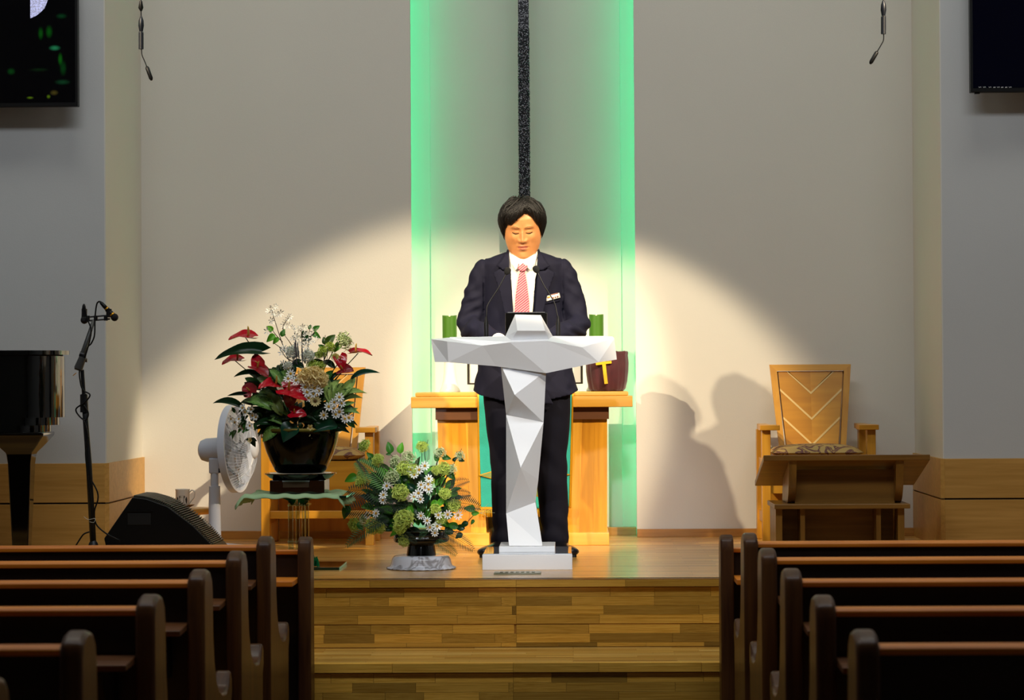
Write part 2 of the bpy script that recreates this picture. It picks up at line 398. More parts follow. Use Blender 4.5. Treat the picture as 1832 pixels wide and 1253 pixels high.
def partition(side, Y):
    X, s_ = (px(554, Y), -1) if side == 'L' else (px(1287, Y), 1)
    t = thing('pew_front_partition', (X, Y, 0), 'dark wooden front partition with shiny end post before the stage, %s of the aisle' % ('left' if side == 'L' else 'right'), 'partition', 'partitions in front of the first pews')
    tt = pz(960, Y); xo = X + s_ * 2.7
    xa, xb = sorted((X, X + s_ * .05))
    prof = [(0, 0), (0, tt - .06), (.02, tt - .015), (.05, tt), (.10, tt - .005), (.13, tt - .05), (.135, 0)]
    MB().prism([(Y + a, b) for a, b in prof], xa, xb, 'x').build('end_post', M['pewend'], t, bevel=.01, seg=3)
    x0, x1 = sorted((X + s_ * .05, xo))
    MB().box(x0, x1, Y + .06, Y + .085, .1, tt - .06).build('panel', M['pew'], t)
    MB().box(x0, x1, Y + .05, Y + .105, tt - .068, tt - .052).build('top_rail', M['rail'], t, bevel=.004)
    zl = pz(1037, Y - .1)
    MB().box(x0, x1, Y - .16, Y + .06, zl - .02, zl).build('book_ledge', M['rail'], t, bevel=.003)
partition('L', 9.42); partition('R', 9.45)
# ================================================================== lectern
LY = 10.72
def P3(u, v, dy=0.0): return tuple(at(u, v, LY + dy))
M['lect'] = pbr('white_lacquer', '#e2e4e8', .38, var=.01, scale=3, coat=.15)
M['mirror'] = pbr('polished_acrylic', '#aab0ba', .04, .0, coat=1)
lect = thing('lectern', (px(941, 10.9), 10.95, STAGE), 'white faceted cross-shaped lectern in the middle of the stage', 'lectern')
mb = MB()
b0, b1 = px(861, 10.69), px(1022, 10.69)
mb.prism([(b0, 10.69), (b1, 10.69), (b1 - .012, 11.17), (b0 + .012, 11.17)], STAGE, STAGE + .066, 'z')
mb.build('base_plate', M['lect'], lect, bevel=.002)
MB().box(b0 + .004, b1 - .004, 10.70, 11.16, STAGE + .066, STAGE + .069).build('acrylic_cover', M['mirror'], lect)
c0, c1 = px(891, 10.78), px(991, 10.78)
mb = MB().box(c0, c1, 10.78, 11.08, STAGE + .069, pz(978, 10.78)); mb.build('upper_base', M['lect'], lect, bevel=.002)
# faceted shaft
S = {}
def V(n, u, v, dy): S[n] = Vector(at(u, v, LY + dy))
V('tl', 895.5, 652, .05); V('tr', 977, 664, .05); V('J', 920.7, 706.7, -.015); V('K', 905.5, 742.6, .10); V('L', 972.5, 756, .08)
V('N', 931.5, 837, .0); V('O', 905.5, 919, .11); V('P', 958, 899, .11); V('Q', 910.7, 977, .07); V('Rr', 970.5, 977, .07); V('X', 963, 859, .09)
bk = {}
for n in ('tl', 'tr', 'K', 'L', 'O', 'P', 'Q', 'Rr', 'X'):
    p = S[n].copy(); p.y = LY + .28; p.x = (p.x - (-.18)) * .92 + (-.18); bk[n] = p
vs_ = list(S) + ['b' + k for k in bk]; idx = {n: i for i, n in enumerate(vs_)}
verts = [S[n] for n in S] + [bk[n] for n in bk]
F = [('tl', 'J', 'tr'), ('tl', 'K', 'J'), ('J', 'L', 'tr'), ('J', 'K', 'L'), ('K', 'N', 'L'), ('K', 'O', 'N'), ('L', 'N', 'X'), ('N', 'P', 'X'), ('N', 'O', 'P'), ('O', 'Q', 'Rr', 'P'),
     ('tl', 'btl', 'bK', 'K'), ('K', 'bK', 'bO', 'O'), ('O', 'bO', 'bQ', 'Q'), ('tr', 'L', 'bL', 'btr'), ('L', 'X', 'bX', 'bL'), ('X', 'P', 'bP', 'bX'), ('P', 'Rr', 'bRr', 'bP'),
     ('btl', 'btr', 'bL', 'bK'), ('bK', 'bL', 'bX', 'bO'), ('bO', 'bX', 'bP', 'bQ'), ('bQ', 'bP', 'bRr'), ('tl', 'tr', 'btr', 'btl'), ('Q', 'bQ', 'bRr', 'Rr')]
mb = MB(); mb.add(verts, [tuple(idx[n] for n in f) for f in F]); mb.build('shaft', M['lect'], lect)
# faceted arms
S = {}
V('TL', 771, 607, .10); V('BL', 778, 648, .10); V('A', 800, 611, .02); V('A2', 802, 648.5, .05); V('T1', 800, 604.5, .08); V('B', 863.6, 618.6, -.005); V('C', 888, 655.7, .035)
V('D', 912, 612.6, -.035); V('T2', 905, 601.5, .05); V('E', 979, 610, -.035); V('I', 977, 668, .005); V('F', 1041.5, 621.8, -.005); V('T3', 990, 601.5, .05)
V('G', 1099, 606, .06); V('T4', 1096, 602.5, .09); V('H', 1103.5, 643.5, .09); V('H2', 1071, 648.5, .03); V('C2', 893, 657, .05)
Sv = list(S); n0 = len(Sv)
yb = LY + .42
def back(n, z=None, s_=.97):
    p = S[n].copy(); p.y = yb; p.x = (p.x + .18) * s_ - .18
    if z: p.z = z
    return p
zt = S['T2'].z; zbk = pz(640, LY)
bk = {'bTL': back('TL', zt - .01), 'bT2': back('T2', zt), 'bT3': back('T3', zt), 'bT4': back('T4', zt - .01), 'bH': back('H', zbk), 'bBL': back('BL', zbk), 'bC': back('C', zbk), 'bI': back('I', zbk)}
# inner desk recess (the lip stands proud of the desk)
verts = [S[n] for n in S] + list(bk.values()); names = Sv + list(bk); idx = {n: i for i, n in enumerate(names)}
F = [('TL', 'A', 'A2', 'BL'), ('TL', 'T1', 'A'), ('T1', 'T2', 'D', 'B'), ('T1', 'B', 'A'), ('A', 'B', 'A2'), ('B', 'C', 'A2'), ('B', 'D', 'C'), ('D', 'I', 'C'), ('D', 'E', 'I'), ('T2', 'T3', 'E', 'D'),
     ('T3', 'F', 'E'), ('E', 'F', 'H2'), ('E', 'H2', 'I'), ('T3', 'T4', 'F'), ('T4', 'G', 'F'), ('F', 'G', 'H2'), ('G', 'H', 'H2'),
     ('BL', 'A2', 'C', 'bC', 'bBL'), ('C', 'I', 'bI', 'bC'), ('I', 'H2', 'H', 'bH', 'bI'), ('TL', 'BL', 'bBL', 'bTL'), ('G', 'T4', 'bT4', 'bH', 'H'),
     ('bTL', 'bBL', 'bC', 'bI', 'bH', 'bT4', 'bT3', 'bT2')]
mb = MB(); mb.add(verts, [tuple(idx[n] for n in f) for f in F])
# rim top (thin) and sunken desk
ins = [(S['TL'], .05), (bk['bTL'], -.03), (bk['bT4'], -.03), (S['T4'], .05)]
o = mb.build('arms', M['lect'], lect)
zd = zt - .055
mb = MB(); xa, xb = S['T1'].x + .01, S['T4'].x - .03
mb.box(xa, xb, LY + .09, yb - .01, zd - .015, zd); mb.build('desk', M['lect'], lect)
mb = MB(); mb.box(xa, xb, LY + .085, LY + .10, zd - .015, zt - .002)
mb.build('desk_lip', M['lect'], lect, bevel=.002)
# raised centre peak
pk = [Vector(P3(904, 602, .05)), Vector(P3(921.5, 563, .13)), Vector(P3(967.4, 564, .13)), Vector(P3(989, 602, .05)),
      Vector(P3(925.5, 592, -.045)), Vector(P3(975.3, 592, -.045)), Vector(P3(912, 612.6, .0)), Vector(P3(983, 610, .0))]
bkp = [p + Vector((0, .06, 0)) for p in (pk[0], pk[1], pk[2], pk[3])]
mb = MB(); mb.add(pk + bkp, [(4, 5, 2, 1), (6, 7, 5, 4), (0, 6, 4, 1), (3, 2, 5, 7), (0, 1, 9, 8), (1, 2, 10, 9), (2, 3, 11, 10), (8, 9, 10, 11), (0, 8, 11, 3, 7, 6)])
mb.build('centre_peak', M['lect'], lect)
# tablet / monitor behind the peak
t = thing('desk_monitor', tuple(at(941, 600, LY + .25)), 'black flat monitor propped up on the white lectern behind its peak', 'monitor')
z1 = pz(559.5, LY + .22); z0 = zd + .003
mb = MB(); xa, xb = px(904.5, LY + .2), px(979.5, LY + .2)
mb.add([(xa, LY + .20, z0), (xb, LY + .20, z0), (xb, LY + .24, z1), (xa, LY + .24, z1), (xa, LY + .22, z0), (xb, LY + .22, z0), (xb, LY + .26, z1), (xa, LY + .26, z1)],
       [(0, 1, 2, 3), (7, 6, 5, 4), (0, 4, 5, 1), (3, 2, 6, 7), (0, 3, 7, 4), (1, 5, 6, 2)])
mb.build('screen_housing', M['blackg'], t, bevel=.003)
mb = MB(); mb.box(xa + .01, xb - .01, LY + .2605, LY + .2625, z1 - .12, z1 - .01); mb.build('display', M['blackg'], t)
MB().box(xa + .01, xb - .01, LY + .236, LY + .262, z1 - .001, z1 + .003).build('top_edge', pbr('gray_edge', '#3a3a3e', .3), t)
# two gooseneck microphones
for (u0, ub, vb, um, vm, ut, vt, lab) in ((870, 869, 601, 873, 545, 908, 485, 'black gooseneck microphone at the left end of the white lectern, its tip by his shirt'),
                                        (998.5, 999, 600, 991, 540, 959, 482, 'black gooseneck microphone at the right end of the white lectern, below the name badge')):
    Yb = LY + .12
    p0 = at(u0, vb, Yb); p0.z = zd; t = thing('gooseneck_microphone', tuple(p0), lab, 'microphone', 'gooseneck microphones on the lectern')
    pt = at(ut, vt, Yb + .06)
    MB().lathe([(.0, 0), (.012, 0), (.012, .006), (.0095, .008), (.0095, pz(579, Yb) - zd), (.007, pz(574, Yb) - zd), (.0045, pz(566, Yb) - zd), (0, pz(566, Yb) - zd)], tuple(p0), 20).build('base_tube', M['black'], t, smooth=True)
    pts = cr([at(u0, 572, Yb), at(u0 + (um - u0) * .3, 560, Yb + .005), at(um + (0), vm, Yb + .02), at(um + (ut - um) * .55, vm + (vt - vm) * .5, Yb + .04), pt], 8)
    MB().tube(pts, .0026, 8).build('gooseneck', M['black'], t, smooth='all')
    d = (pts[-1] - pts[-4]).normalized()
    mb = MB().tube([pt - d * .018, pt - d * .012, pt - d * .006, pt + d * .004, pt + d * .012, pt + d * .016], [.005, .0105, .0135, .0145, .0115, .004], 16)
    mb.build('windscreen', pbr('foam', '#0b0b0d', .95, bump=.6, bscale=600), t, smooth='all')
    q = at(u0, 573, Yb)
    MB().lathe([(0, -.012), (.0048, -.012), (.0035, .012), (0, .012)], tuple(q), 12).build('collar', M['chrome'], t, smooth=True)
# ================================================================== altar table
TY = 12.30
M['pine'] = wood('golden_pine', '#c48a28', '#e8b04e', 'x', 26, .35, coat=.25, stretch=16)
M['pinez'] = wood('golden_pine_upright', '#b8780e', '#dc9c24', 'z', 30, .38, coat=.2, stretch=14)
M['pineshade'] = wood('shaded_pine', '#4a2808', '#5e3510', 'x', 30, .5)  # dark tone puts the shade under the slab into the colour
tb = thing('altar_table', (px(934, TY), 12.55, STAGE), 'golden pine altar table behind the speaker', 'table')
x0, x1 = px(735, TY), px(1131.5, TY)
za, zb, zc = pz(729.6, TY), pz(709.5, TY), pz(701.5, TY + .03)
MB().box(x0, x1, TY, 12.88, za, zb).build('slab', M['pine'], tb, bevel=.004)
MB().box(x0 + .02, x1 - .02, TY + .02, 12.87, zb, zc).build('top_board', M['pine'], tb, bevel=.006)
lg = {}
for s_, (uo, ui, uo2, ui2) in (('left', (781.5, 856, 787, 869)), ('right', (1086, 1020, 1084.5, 1009))):
    ys = TY + .05
    zb0 = pz(955, ys); X = [px(u, ys) for u in (uo, ui, uo2, ui2)]
    xo_, xi_, xo2, xi2 = X
    # narrow upright boards, glued edge to edge
    n = 3; bounds_t = [xo_ + (xi_ - xo_) * k / n for k in range(n + 1)]; bounds_b = [xo2 + (xi2 - xo2) * k / n for k in range(n + 1)]
    lgo = None
    for k in range(n):
        a, b_, c, d = bounds_t[k], bounds_t[k + 1], bounds_b[k + 1], bounds_b[k]
        vts = [(a, ys, za), (b_, ys, za), (c, ys, zb0), (d, ys, zb0)]
        sh = .001 if k == 1 else 0
        mb = MB(); mb.add([(x, y + sh, z) for x, y, z in vts] + [(x, 12.80, z) for x, y, z in vts], [(0, 1, 2, 3), (7, 6, 5, 4), (0, 4, 5, 1), (1, 5, 6, 2), (2, 6, 7, 3), (3, 7, 4, 0)])
        mb.build('leg_board', wood('pine_board', ['#b87812', '#a86c10', '#bc7e1a'][k], ['#dc9c26', '#cc8c1e', '#e0a436'][k], 'z', 30, .38, coat=.2, stretch=14), tb)
    u1, u2 = (772, 873.5) if s_ == 'left' else (1015, 1088)
    xa, xb = px(u1, 12.27), px(u2, 12.27)
    MB().box(xa, xb, 12.29, 12.84, STAGE, pz(954.5, 12.29)).build('foot', M['pine'], tb, bevel=.003)
MB().box(px(783, TY + .04), px(1085, TY + .04), TY + .042, TY + .06, pz(748, TY + .03), za).build('apron', M['pineshade'], tb)
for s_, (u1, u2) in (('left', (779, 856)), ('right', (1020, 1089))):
    MB().box(px(u1, TY + .04), px(u2, TY + .04), TY + .03, TY + .05, pz(751, TY + .03), za).build('slab_shade_board', M['pineshade'], tb)  # slab shadow across the leg tops, built as dark boards
# teal runner
M['teal'] = pbr('teal_cloth', '#0a8f80', .75, var=.06, scale=20, bump=.2, bscale=300, sheen=.2)
rn = thing('altar_cloth', (px(938, TY), TY, zc), 'teal cloth runner with gold fringe hanging over the front of the altar table', 'cloth')
xa, xb, xa2, xb2 = px(854, TY), px(1023, TY), px(855, TY), px(1016, TY)
zlow = pz(910, TY)
def sheet(x0t, x1t, x0b, x1b, zl, ymod, nn=40, mm=40):
    mb = MB(); th = .003
    path = [(12.50, zc + .003)] + [(y, zc + .003) for y in np.linspace(12.47, TY + .03, 6)] + [(TY + .012, zc + .002), (TY - .002, zb + .012), (TY - .006, zb), (TY - .006, za)] + [(TY - .004, z) for z in np.linspace(za - .02, zl, mm)]
    rings = []
    for y, z in path:
        f = max(0, min(1, (zb - z) / (zb - zl))); r = []
        for j in range(nn + 1):
            s = j / nn; x = (x0t + (x0b - x0t) * f) * (1 - s) + (x1t + (x1b - x1t) * f) * s
            r.append((x, y + .006 * f * math.sin(s * 15 + 1.1), z))
        rings.append(r)
    mb.loft(rings, cap=False, closed=False); return mb
o = sheet(xa, xb, xa2, xb2, zlow, 0).build('runner', M['teal'], rn, smooth='all'); m = o.modifiers.new('s', 'SOLIDIFY'); m.thickness = .003
for e, (a_, b_) in enumerate(((xa, xa2), (xb, xb2))):
    o = sheet(a_ - .0, a_ + .008, b_ - .0, b_ + .008, zlow, 0, 2).build('gold_edging', M['gold'], rn, smooth='all'); m = o.modifiers.new('s', 'SOLIDIFY'); m.thickness = .009; m.offset = 0
mb = MB(); zf = pz(925, TY); nfr = 60
for j in range(nfr):
    x = xa2 + (xb2 - xa2) * (j + .5) / nfr; r = random.uniform(-.001, .001)
    mb.tube([(x, TY - .004, zlow + .004), (x + r, TY - .006, (zlow + zf) / 2), (x + 2 * r, TY - .004 + r, zf)], [.0022, .002, .0024], 5)
fo = mb.build('fringe', pbr('gold_thread', '#e0a818', .5, .3), rn, smooth='all'); fo['kind'] = 'stuff'
MB().box(xa2, xb2, TY - .010, TY - .002, zlow - .004, zlow + .008).build('fringe_band', M['gold'], rn)
# star shaped embroidered emblem
mb = MB(); ce = at(938, 850, TY - .014)
def star(R1, R2, n, th):
    pts = []
    for k in range(2 * n):
        r = R1 if k % 2 == 0 else R2; a = PI / 2 + PI * k / n
        pts.append((ce.x + r * math.cos(a), ce.z + r * math.sin(a)))
    return pts
MB().prism(star(.225, .10, 8, 0), TY - .013, TY - .009, 'y').build('emblem_border', M['gold'], rn)
MB().prism(star(.212, .092, 8, 0), TY - .015, TY - .012, 'y').build('emblem', pbr('olive_satin', '#6d7a3a', .6), rn)
MB().box(px(868, 12.7), px(1012, 12.7), 12.70, 12.74, STAGE + .02, pz(900, 12.7)).build('back_board', pbr('olive_board', '#6e6a34', .7), tb)
# candles and holders
M['candle'] = pbr('green_wax', '#3d6c10', .45, var=.04, scale=12, sub=.0)
def candle(uc, lab, lab2, Y):
    s_ = 4500 / Y; x = px(uc, Y); r = 13 / s_
    zb_ = pz(607, Y); zt_ = pz(564, Y); zh = zc
    h = thing('candle_holder', (x, Y, zh), lab2, 'candle holder', 'white candle holders on the altar table')
    prof = [(0, 0), (.052, 0), (.053, .006), (.045, .018), (.036, .045), (.031, .08), (.0285, .13), (.028, .19), (.030, .215)]
    H = zb_ - zh; prof = [(a, b * H / .22) for a, b in prof] + [(.034, H - .012), (.036, H), (0, H)]
    MB().lathe(prof, (x, Y, zh), 32).build('pedestal', pbr('white_ceramic', '#e8e4dc', .25, coat=.4), h, smooth=True)
    MB().lathe([(.0292, H * .35), (.0305, H * .36), (.0305, H * .375), (.0288, H * .385)], (x, Y, zh), 32).build('ring', M['gold'], h, smooth=True)
    c = thing('led_candle', (x, Y, zb_), lab, 'candle', 'green candles on the altar table')
    mb = MB(); n = 32; hh = zt_ - zb_
    rings = []
    for rr, base in ((0.0, 0), (r, 0), (r, 1), (r * .93, 1.0), (r * .5, 2), (0.0, 3)):
        ring = []
        for j in range(n):
            a = 2 * PI * j / n; dx, dy = math.cos(a), math.sin(a)
            wav = -.003 + .0045 * abs(dx) ** 1.5 + .003 * dy
            z = 0 if base == 0 else hh + wav * 1.0
            if base == 2: z = hh - .010
            if base == 3: z = hh - .016
            ring.append((x + rr * dx, Y + rr * dy, zb_ + z))
        rings.append(ring)
    mb.loft(rings, cap=False); mb.build('wax_body', M['candle'], c, smooth=True)
    zf = zb_ + hh - .016
    MB().lathe([(0, 0), (.003, .001), (.0045, .008), (.0035, .017), (0, .024)], (x, Y - .006, zf + .003), 12).build('flame_tip', pbr('flame_plastic', '#f2e6b8', .4, emit='#fff0b0', es=.15), c, smooth='all')
candle(805, 'green pillar candle on the white holder at the left of the altar table', 'white flared candle holder at the left end of the altar table', 12.79)
candle(1067.5, 'green pillar candle by the elbow at the right of the altar table', 'white flared candle holder hidden behind the maroon covered pot', 12.79)
# framed board behind the speaker on the table
t = thing('framed_board', (px(940, 12.6), 12.6, zc), 'dark-edged white board standing on the altar table behind the speaker', 'board')
xa, xb = px(839, 12.55), px(1040, 12.55); z0, z1 = pz(685, 12.55), pz(640, 12.55)
MB().box(xa, xb, 12.55, 12.57, z0, z1).build('board', pbr('white_board', '#d8d8d0', .3), t)
for (a_, b_, c_, d_) in ((xa - .008, xa + .003, z0, z1), (xb - .003, xb + .008, z0, z1), (xa - .008, xb + .008, z0 - .008, z0), (xa - .008, xb + .008, z1, z1 + .008)):
    MB().box(a_, b_, 12.54, 12.575, c_, d_).build('frame_bar', pbr('dark_bronze', '#3a352c', .35, .6), t)
for xx in (xa + .12, xb - .12): MB().box(xx, xx + .02, 12.52, 12.62, zc, z0 - .008).build('foot', M['black'], t)
# maroon cloth covered pot with gold cross
Yp = 12.50; xc = px(1086, Yp); s_ = 4500 / Yp
t = thing('covered_pot', (xc, Yp, zc), 'pot wrapped in maroon velvet with a gold cross, on the altar table', 'pot')
zt_ = pz(630, Yp) - zc
prof = [(.078, 0), (.090, .012), (.098, .05), (.1035, .10), (.1045, zt_ * .72), (.101, zt_ * .90), (.103, zt_ * .97), (.100, zt_), (.090, zt_ - .006), (.085, zt_ - .03), (0.0, zt_ - .05)]
rings = []
for r, z in prof:
    ring = []
    for j in range(96):
        a = 2 * PI * j / 96
        f = 1 + .022 * math.sin(a * 11 + 2 * math.sin(z * 14)) * min(1, r / .1) + .012 * math.sin(a * 23 + z * 9)
        ring.append((xc + r * f * math.cos(a), Yp + r * f * math.sin(a), zc + z + .002 * math.sin(a * 9)))
    rings.append(ring)
MB().loft(rings, cap=True).build('velvet_cover', pbr('maroon_velvet', '#420812', .8, var=.15, scale=25, sheen=.25), t, smooth='all')
def barpx(u0, v0, u1, v1, wpx, Yf):
    a, b_ = at(u0, v0, Yf), at(u1, v1, Yf); d = (b_ - a).normalized(); n = Vector((-d.z, 0, d.x)) * wpx / 2 / (4500 / Yf)
    q = [a + n, b_ + n, b_ - n, a - n]; return [(p.x, p.z) for p in q]
Yf = Yp - .112
mb = MB().prism(barpx(1066, 651.5, 1094, 648, 4.6, Yf), Yf - .002, Yf + .012, 'y'); mb.prism(barpx(1078, 630, 1084.5, 687, 6.2, Yf), Yf - .0015, Yf + .0125, 'y')
mb.build('gold_cross', pbr('yellow_satin', '#e8b40c', .5), t)
# ================================================================== hanging cross
YC = 13.0
t = thing('wall_cross', (px(941, YC), YC, 3.0), 'tall narrow cross of dark rough woven metal hanging in the green lit niche', 'cross')
xa, xb = px(931, YC), px(950, YC); zlo = pz(420, YC)
rough, nt, b_, N_, L_ = newmat('rough_pebbled_metal')
tc = N_.new('ShaderNodeTexCoord'); vo = N_.new('ShaderNodeTexVoronoi'); vo.inputs['Scale'].default_value = 150; vo.feature = 'F1'
L_.new(tc.outputs['Object'], vo.inputs['Vector']); rp = N_.new('ShaderNodeValToRGB'); rp.color_ramp.elements[0].position = .15; rp.color_ramp.elements[0].color = C('#c8cad4')
rp.color_ramp.elements[1].position = .42; rp.color_ramp.elements[1].color = C('#14151c'); L_.new(vo.outputs['Distance'], rp.inputs[0]); L_.new(rp.outputs[0], b_.inputs['Base Color'])
b_.inputs['Roughness'].default_value = .45; b_.inputs['Metallic'].default_value = .3
def pebbled(x0, x1, z0, z1):
    mb = MB().box(x0, x1, YC, YC + .03, z0, z1)
    return mb
pebbled(xa, xb, zlo, 6.4).build('upright', rough, t)
pebbled(xa - .5, xb + .5, 4.2, 4.2 + (xb - xa)).build('crossbar', rough, t)
mb = MB(); rr = random.Random(3); z = zlo
while z < 3.25:
    for k in range(6):
        x = xa + (xb - xa) * (k + .5) / 6 + rr.uniform(-.003, .003); zz_ = z + rr.uniform(-.004, .004); r = rr.uniform(.0035, .0058)
        mb.add([(x - r, YC, zz_), (x, YC, zz_ + r), (x + r, YC, zz_), (x, YC, zz_ - r), (x, YC - r * .9, zz_)], [(0, 1, 4), (1, 2, 4), (2, 3, 4), (3, 0, 4)])
    z += .0095
for z in np.arange(zlo, 3.25, .008):
    for x in (xa, xb):
        r = rr.uniform(.001, .0035); mb.box(x - r, x + r, YC + .002, YC + .026, z, z + .005)
o = mb.build('pebble_texture', rough, t); o['kind'] = 'stuff'
# ================================================================== presider chairs
M['chair'] = wood('orange_beech', '#b87c1a', '#d2982e', 'z', 30, .38, coat=.2, stretch=14)
M['chairx'] = wood('orange_beech_x', '#b87c1a', '#d2982e', 'x', 30, .38, coat=.2, stretch=14)
M['inlay'] = pbr('pale_inlay', '#e2c27c', .4)
fab, nt, b_, N_, L_ = newmat('floral_damask')
tc = N_.new('ShaderNodeTexCoord'); n1 = N_.new('ShaderNodeTexNoise'); n1.inputs['Scale'].default_value = 8; n1.inputs['Detail'].default_value = 1.0; n1.inputs['Distortion'].default_value = 2.2
L_.new(tc.outputs['Object'], n1.inputs['Vector']); rp = N_.new('ShaderNodeValToRGB'); rp.color_ramp.interpolation = 'CONSTANT'
e = rp.color_ramp.elements; e[0].color = C('#b89a5c'); e[1].position = .5; e[1].color = C('#6b4440'); x = e.new(.535); x.color = C('#a88750'); x = e.new(.55); x.color = C('#6b4440'); x = e.new(.62); x.color = C('#b89a5c')
L_.new(n1.outputs['Fac'], rp.inputs[0]); L_.new(rp.outputs[0], b_.inputs['Base Color']); b_.inputs['Roughness'].default_value = .8
def chair(xc, lab, lean=0):
    yf = 12.36; yk = 12.88
    t = thing('presider_chair', (xc, 12.6, STAGE), lab, 'chair', 'wooden chairs with chevron backs on the stage')
    k = 4500 / yf
    zs = STAGE + .415; za_ = STAGE + .555
    hw = .278
    for s_ in (-1, 1):
        xo_ = xc + s_ * hw
        for (ya, yb_, h) in ((yf, yf + .07, za_), (yk - .16, yk - .09, za_)):
            a_, b1_ = sorted((xo_, xo_ - s_ * .042)); 
            MB().box(a_, b1_, ya, yb_, STAGE, h).build('leg', M['chair'], t, bevel=.003)
        # armrest: wide paddle in front, slimmer to the back
        a_, c_ = xo_ + s_ * .012, xo_ - s_ * .085
        q = [(a_, yf - .03), (a_, yf + .10), (a_ - s_ * .02, yf + .2), (a_ - s_ * .02, yk - .06), (c_ + s_ * .03, yk - .06), (c_ + s_ * .03, yf + .16), (c_, yf + .10), (c_, yf - .03)]
        MB().prism(q, za_, za_ + .026, 'z').build('armrest', M['chairx'], t, bevel=.003)
        a_, b1_ = sorted((xo_ - s_ * .008, xo_ - s_ * .03))
        MB().box(a_, b1_, yf + .06, yk - .1, STAGE + .10, STAGE + .15).build('side_rail', M['chair'], t)
        MB().box(a_, b1_, yf + .06, yk - .1, zs - .10, zs).build('side_rail', M['chair'], t)
    MB().box(xc - hw + .04, xc + hw - .04, yf + .02, yf + .04, zs - .17, zs - .02).build('seat_apron', M['chairx'], t)
    MB().box(xc - hw + .04, xc + hw - .04, yf + .02, yf + .055, pz(927, yf), pz(913, yf)).build('stretcher', M['chairx'], t, bevel=.003)
    MB().box(xc - hw + .02, xc + hw - .02, yf + .03, yk - .1, zs - .03, zs).build('seat_board', M['chairx'], t)
    MB().box(xc - hw + .045, xc + hw - .045, yk - .14, yk - .12, STAGE + .05, zs).build('rear_board', M['chair'], t)
    # cushion: crowned
    cx0, cx1, cy0, cy1 = xc - hw + .055, xc + hw - .055, yf + .015, yk - .14
    n = 16; top = []; rings = []
    def sq(u, p): return max(0, 1 - abs(u) ** p)
    mb = MB(); V_ = []; 
    for side in (1, -1):
        for i in range(n + 1):
            for j in range(n + 1):
                u, v = -1 + 2 * i / n, -1 + 2 * j / n
                z = zs + .028 + side * .028 * (sq(u, 6) * sq(v, 6)) ** .5 + (.014 * (1 - u * u) * (1 - v * v) if side == 1 else 0)
                V_.append(((cx0 + cx1) / 2 + u * (cx1 - cx0) / 2, (cy0 + cy1) / 2 + v * (cy1 - cy0) / 2, z))
    F_ = []; N1 = n + 1
    for b0_ in (0, N1 * N1):
        for i in range(n):
            for j in range(n): F_.append((b0_ + i * N1 + j, b0_ + (i + 1) * N1 + j, b0_ + (i + 1) * N1 + j + 1, b0_ + i * N1 + j + 1))
    mb.add(V_, F_); mb.build('cushion', fab, t, smooth='all')
    # back: wedge frame wider at the top, chevron panel, pale inlay strips
    zt_, zb_ = pz(655.5, yk - .12), zs + .03; wt, wb = .2055, .166
    def lean_y(z): return yk - .20 + .10 * (z - zb_) / (zt_ - zb_)
    def bar(poly, y0_, y1_, name, mat):
        mb = MB(); n_ = len(poly)
        v = [(xc + a, lean_y(b) + y0_, b) for a, b in poly] + [(xc + a, lean_y(b) + y1_, b) for a, b in poly]
        mb.add(v, [tuple(range(n_)), tuple(range(2 * n_ - 1, n_ - 1, -1))] + [(i, i + n_, (i + 1) % n_ + n_, (i + 1) % n_) for i in range(n_)])
        mb.build(name, mat, t)
    def W(z): return wb + (wt - wb) * (z - zb_) / (zt_ - zb_)
    fw = .036
    for s_ in (-1, 1):
        bar([(s_ * wb, zb_), (s_ * wt, zt_), (s_ * (wt - fw), zt_ - fw * .9), (s_ * (wb - fw * .75), zb_)], 0, .035, 'back_stile', M['chair'])
    bar([(-wt, zt_), (wt, zt_), (wt - fw, zt_ - fw * .9), (-(wt - fw), zt_ - fw * .9)], 0, .035, 'back_rail', M['chairx'])
    # chevron boards: V lines at given apex heights
    apx = [zt_ - .145, zt_ - .275, zt_ - .405]
    zi = zt_ - fw * .9 - .002; wi = lambda z: W(z) - fw - .003
    sl = .95
    def clipV(a_low, a_high, s_):
        """half-chevron board between V with apex a_low and V with apex a_high on side s_"""
        poly = []
        def meet(apex):   # where line z=apex+sl*x meets the side stile or the top
            for kx in np.linspace(0, .3, 600):
                z = apex + sl * kx
                if z >= zi: return kx, zi
                if kx >= wi(z): return kx, z
            return kx, z
        lo = max(a_low, zb_); p = []
        if a_low < zb_: x_l = (zb_ - a_low) / sl; p.append((x_l, zb_))
        else: p.append((0, a_low))
        mx, mz = meet(a_low); p.append((mx, mz))
        if a_high is None: hx, hz = 0, zi; 
        else: hx, hz = meet(a_high)
        if mz < zi - 1e-6 and (a_high is None or hz >= zi - 1e-6): p.append((wi(zi), zi))
        if a_high is None: p.append((0, zi))
        else:
            p.append((hx, hz)); p.append((0, a_high))
        if a_low < zb_ : p.append((0, zb_)) if (a_high or 0) > zb_ else None
        return [(s_ * a, b) for a, b in p]
    gp = .006
    seq = [(apx[0] + gp, None), (apx[1] + gp, apx[0] - gp), (apx[2] + gp, apx[1] - gp), (apx[2] - .13, apx[2] - gp)]
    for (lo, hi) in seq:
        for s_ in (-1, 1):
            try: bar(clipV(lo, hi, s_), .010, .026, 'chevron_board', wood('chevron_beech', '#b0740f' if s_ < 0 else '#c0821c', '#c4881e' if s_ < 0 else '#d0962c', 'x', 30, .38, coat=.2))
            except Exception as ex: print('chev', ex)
    for a in apx:
        for s_ in (-1, 1):
            # strip from apex to edge
            for kx in np.linspace(0, .3, 600):
                z = a + sl * kx
                if z >= zi or kx >= wi(z): break
            st = 0 if a > zb_ else (zb_ - a) / sl
            if kx > st: bar([(s_ * st, a + sl * st - gp), (s_ * kx, z - gp), (s_ * kx, min(z + gp, zi)), (s_ * st, a + sl * st + gp)], .008, .024, 'inlay_strip', M['inlay'])
